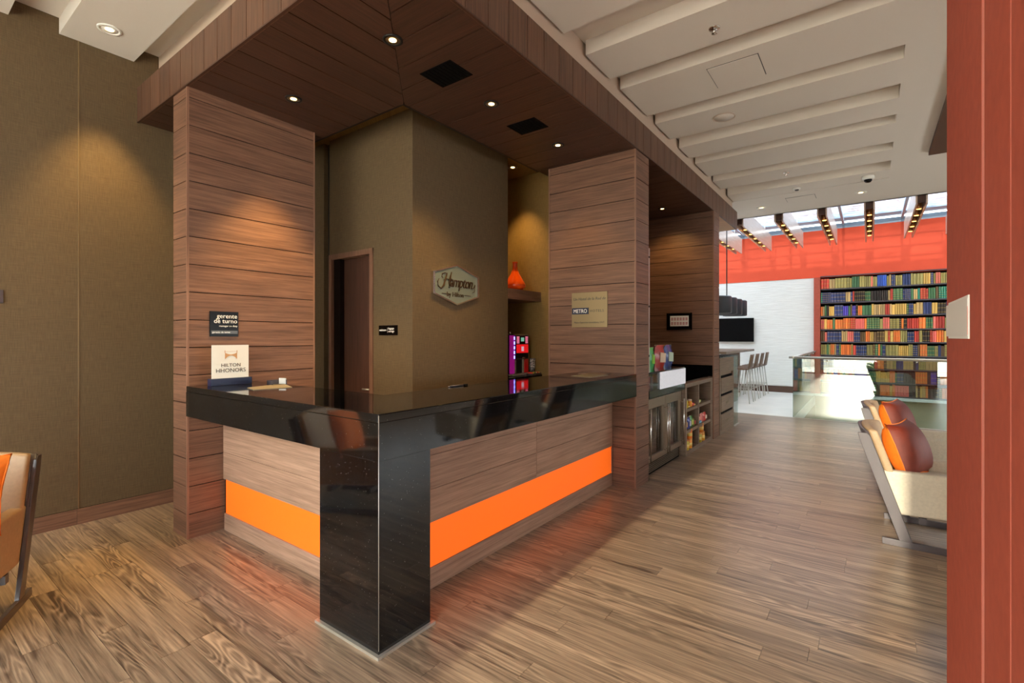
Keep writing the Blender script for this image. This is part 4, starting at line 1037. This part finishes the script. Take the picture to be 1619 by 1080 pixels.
def cushion(label, loc, rot, s=.4, th=.15, m1='cush_or', m2='cush_rust'):
    t = thing('cushion', label, 'cushion', loc); t.rotation_euler = rot
    N = 13
    for k, (sgn, mt, nm) in enumerate(((1, m1, 'front_cover'), (-1, m2, 'back_cover'))):
        vs = []; fs = []
        for j in range(N):
            for i in range(N):
                u, v_ = -1+2*i/(N-1), -1+2*j/(N-1)
                pin = 1-.10*(1-u*u)*abs(v_)**3; pin2 = 1-.10*(1-v_*v_)*abs(u)**3
                h_ = ((1-u**2)*(1-v_**2))**.42*th/2
                vs.append((sgn*h_, u*s/2*pin2, v_*s/2*pin))
        for j in range(N-1):
            for i in range(N-1): fs.append((j*N+i, j*N+i+1, (j+1)*N+i+1, (j+1)*N+i))
        MB().add(vs, fs, 0, True).build(nm, M[mt], t, world=False)
    pts = [(0, a*s/2, b*s/2) for a, b in [(-1+2*i/8, -1+.1*0) for i in range(9)]]
    ring_ = []
    for i in range(9): ring_.append((-1+2*i/8, -1))
    for i in range(1, 9): ring_.append((1, -1+2*i/8))
    for i in range(1, 9): ring_.append((1-2*i/8, 1))
    for i in range(1, 9): ring_.append((-1, 1-2*i/8))
    P_ = []
    for u, v_ in ring_:
        pin = 1-.10*(1-u*u)*abs(v_)**3; pin2 = 1-.10*(1-v_*v_)*abs(u)**3
        P_.append((0, u*s/2*pin2, v_*s/2*pin))
    MB().tube(P_, .005, 6).build('piping', M['cush_or'], t, world=False)
    return t
cushion('rust and orange cushion on the nearer cream armchair', (.22, 4.585, .635), (0, math.radians(-20), math.radians(-20)), .40, .24, 'cush_rust', 'cush_or')
cushion('rust and orange cushion on the farther cream armchair', (.22, 6.085, .635), (0, math.radians(-20), math.radians(-20)), .40, .24, 'cush_rust', 'cush_or')
cushion('bright orange cushion on the tan armchair at the left edge', (-3.64, .28, .65), (0, math.radians(-18), math.radians(-26)), .40, .16, 'cush_or', 'cush_or')

# ------------------------------------------------------------------ fittings on the white ceiling
def at_c(name, label, cat, x, y): return thing(name, label, cat, (x, y, ZC))
t = at_c('sprinkler_head', 'chrome sprinkler on the nearest wide ceiling slab', 'sprinkler', -.932, 3.80)
MB().lathe([(.04, 0), (.038, -.006), (.012, -.008)], (0, 0, 0), 20).build('escutcheon', M['chrome'], t, world=False)
MB().tube([(0, 0, -.005), (0, 0, -.035)], .009, 8).build('stem', M['chrome'], t, world=False)
MB().lathe([(.004, -.035), (.020, -.037), (.020, -.040), (.004, -.041)], (0, 0, 0), 14).build('deflector', M['chrome'], t, world=False)
t2 = copy_tree(t); t2.location = (-.941, 7.732, ZC); t2['label'] = 'small sprinkler on a far ceiling slab near the smoke detector'
t = at_c('dome_camera', 'white dome security camera near the far end of the ceiling', 'security camera', -.02, 8.60)
MB().lathe([(.075, 0), (.075, -.04), (.062, -.05), (.05, -.05)], (0, 0, 0), 24).build('housing', M['white'], t, world=False)
MB().lathe([(.05, -.05), (.046, -.07), (.03, -.088), (.004, -.094)], (0, 0, 0), 20).build('dome', M['gloss_black'], t, world=False)
t = at_c('smoke_detector', 'white smoke detector on the ceiling beside the far sprinkler', 'smoke detector', -.905, 8.62)
MB().lathe([(.055, 0), (.055, -.02), (.04, -.03)], (0, 0, 0), 20).build('housing', M['white'], t, world=False); MB().lathe([(.03, -.03), (.025, -.042), (.004, -.043)], (0, 0, 0), 16).build('sensor', M['grey_txt'], t, world=False)
t = at_c('ceiling_speaker', 'round flush ceiling speaker on the middle slab', 'speaker', -1.228, 5.40)
MB().lathe([(.11, .001), (.11, -.004), (.10, -.005), (.098, -.002)], (0, 0, 0), 32).build('rim', M['plaster_dim'], t, world=False); MB().lathe([(.098, .001), (.098, -.0025), (.004, -.003)], (0, 0, 0), 24).build('grille', M['plaster'], t, world=False)
for (x0, x1_, y0_, y1_, lb) in ((-1.13, -.727, 4.34, 4.73, 'square access panel in the ceiling slab nearest the sprinkler'), (-1.13, -.71, 9.15, 9.45, 'square access panel near the far end of the ceiling')):
    t = thing('access_panel', lb, 'access panel', ((x0+x1_)/2, (y0_+y1_)/2, ZC), group='ceiling access panels')
    B((x0, y0_, ZC-.002), (x1_, y1_, ZC+.001)).build('panel_recess', M['grey_txt'], t); B((x0+.006, y0_+.006, ZC-.006), (x1_-.006, y1_-.006, ZC-.001)).build('panel_door', M['plaster'], t)
tag(B((XW, .60, 1.69), (XW+.012, .625, 1.785)).build('wall_switch', M['dark_frame'], bevel=.002), 'small dark wall plate at the left edge above the tan armchair', 'wall plate')
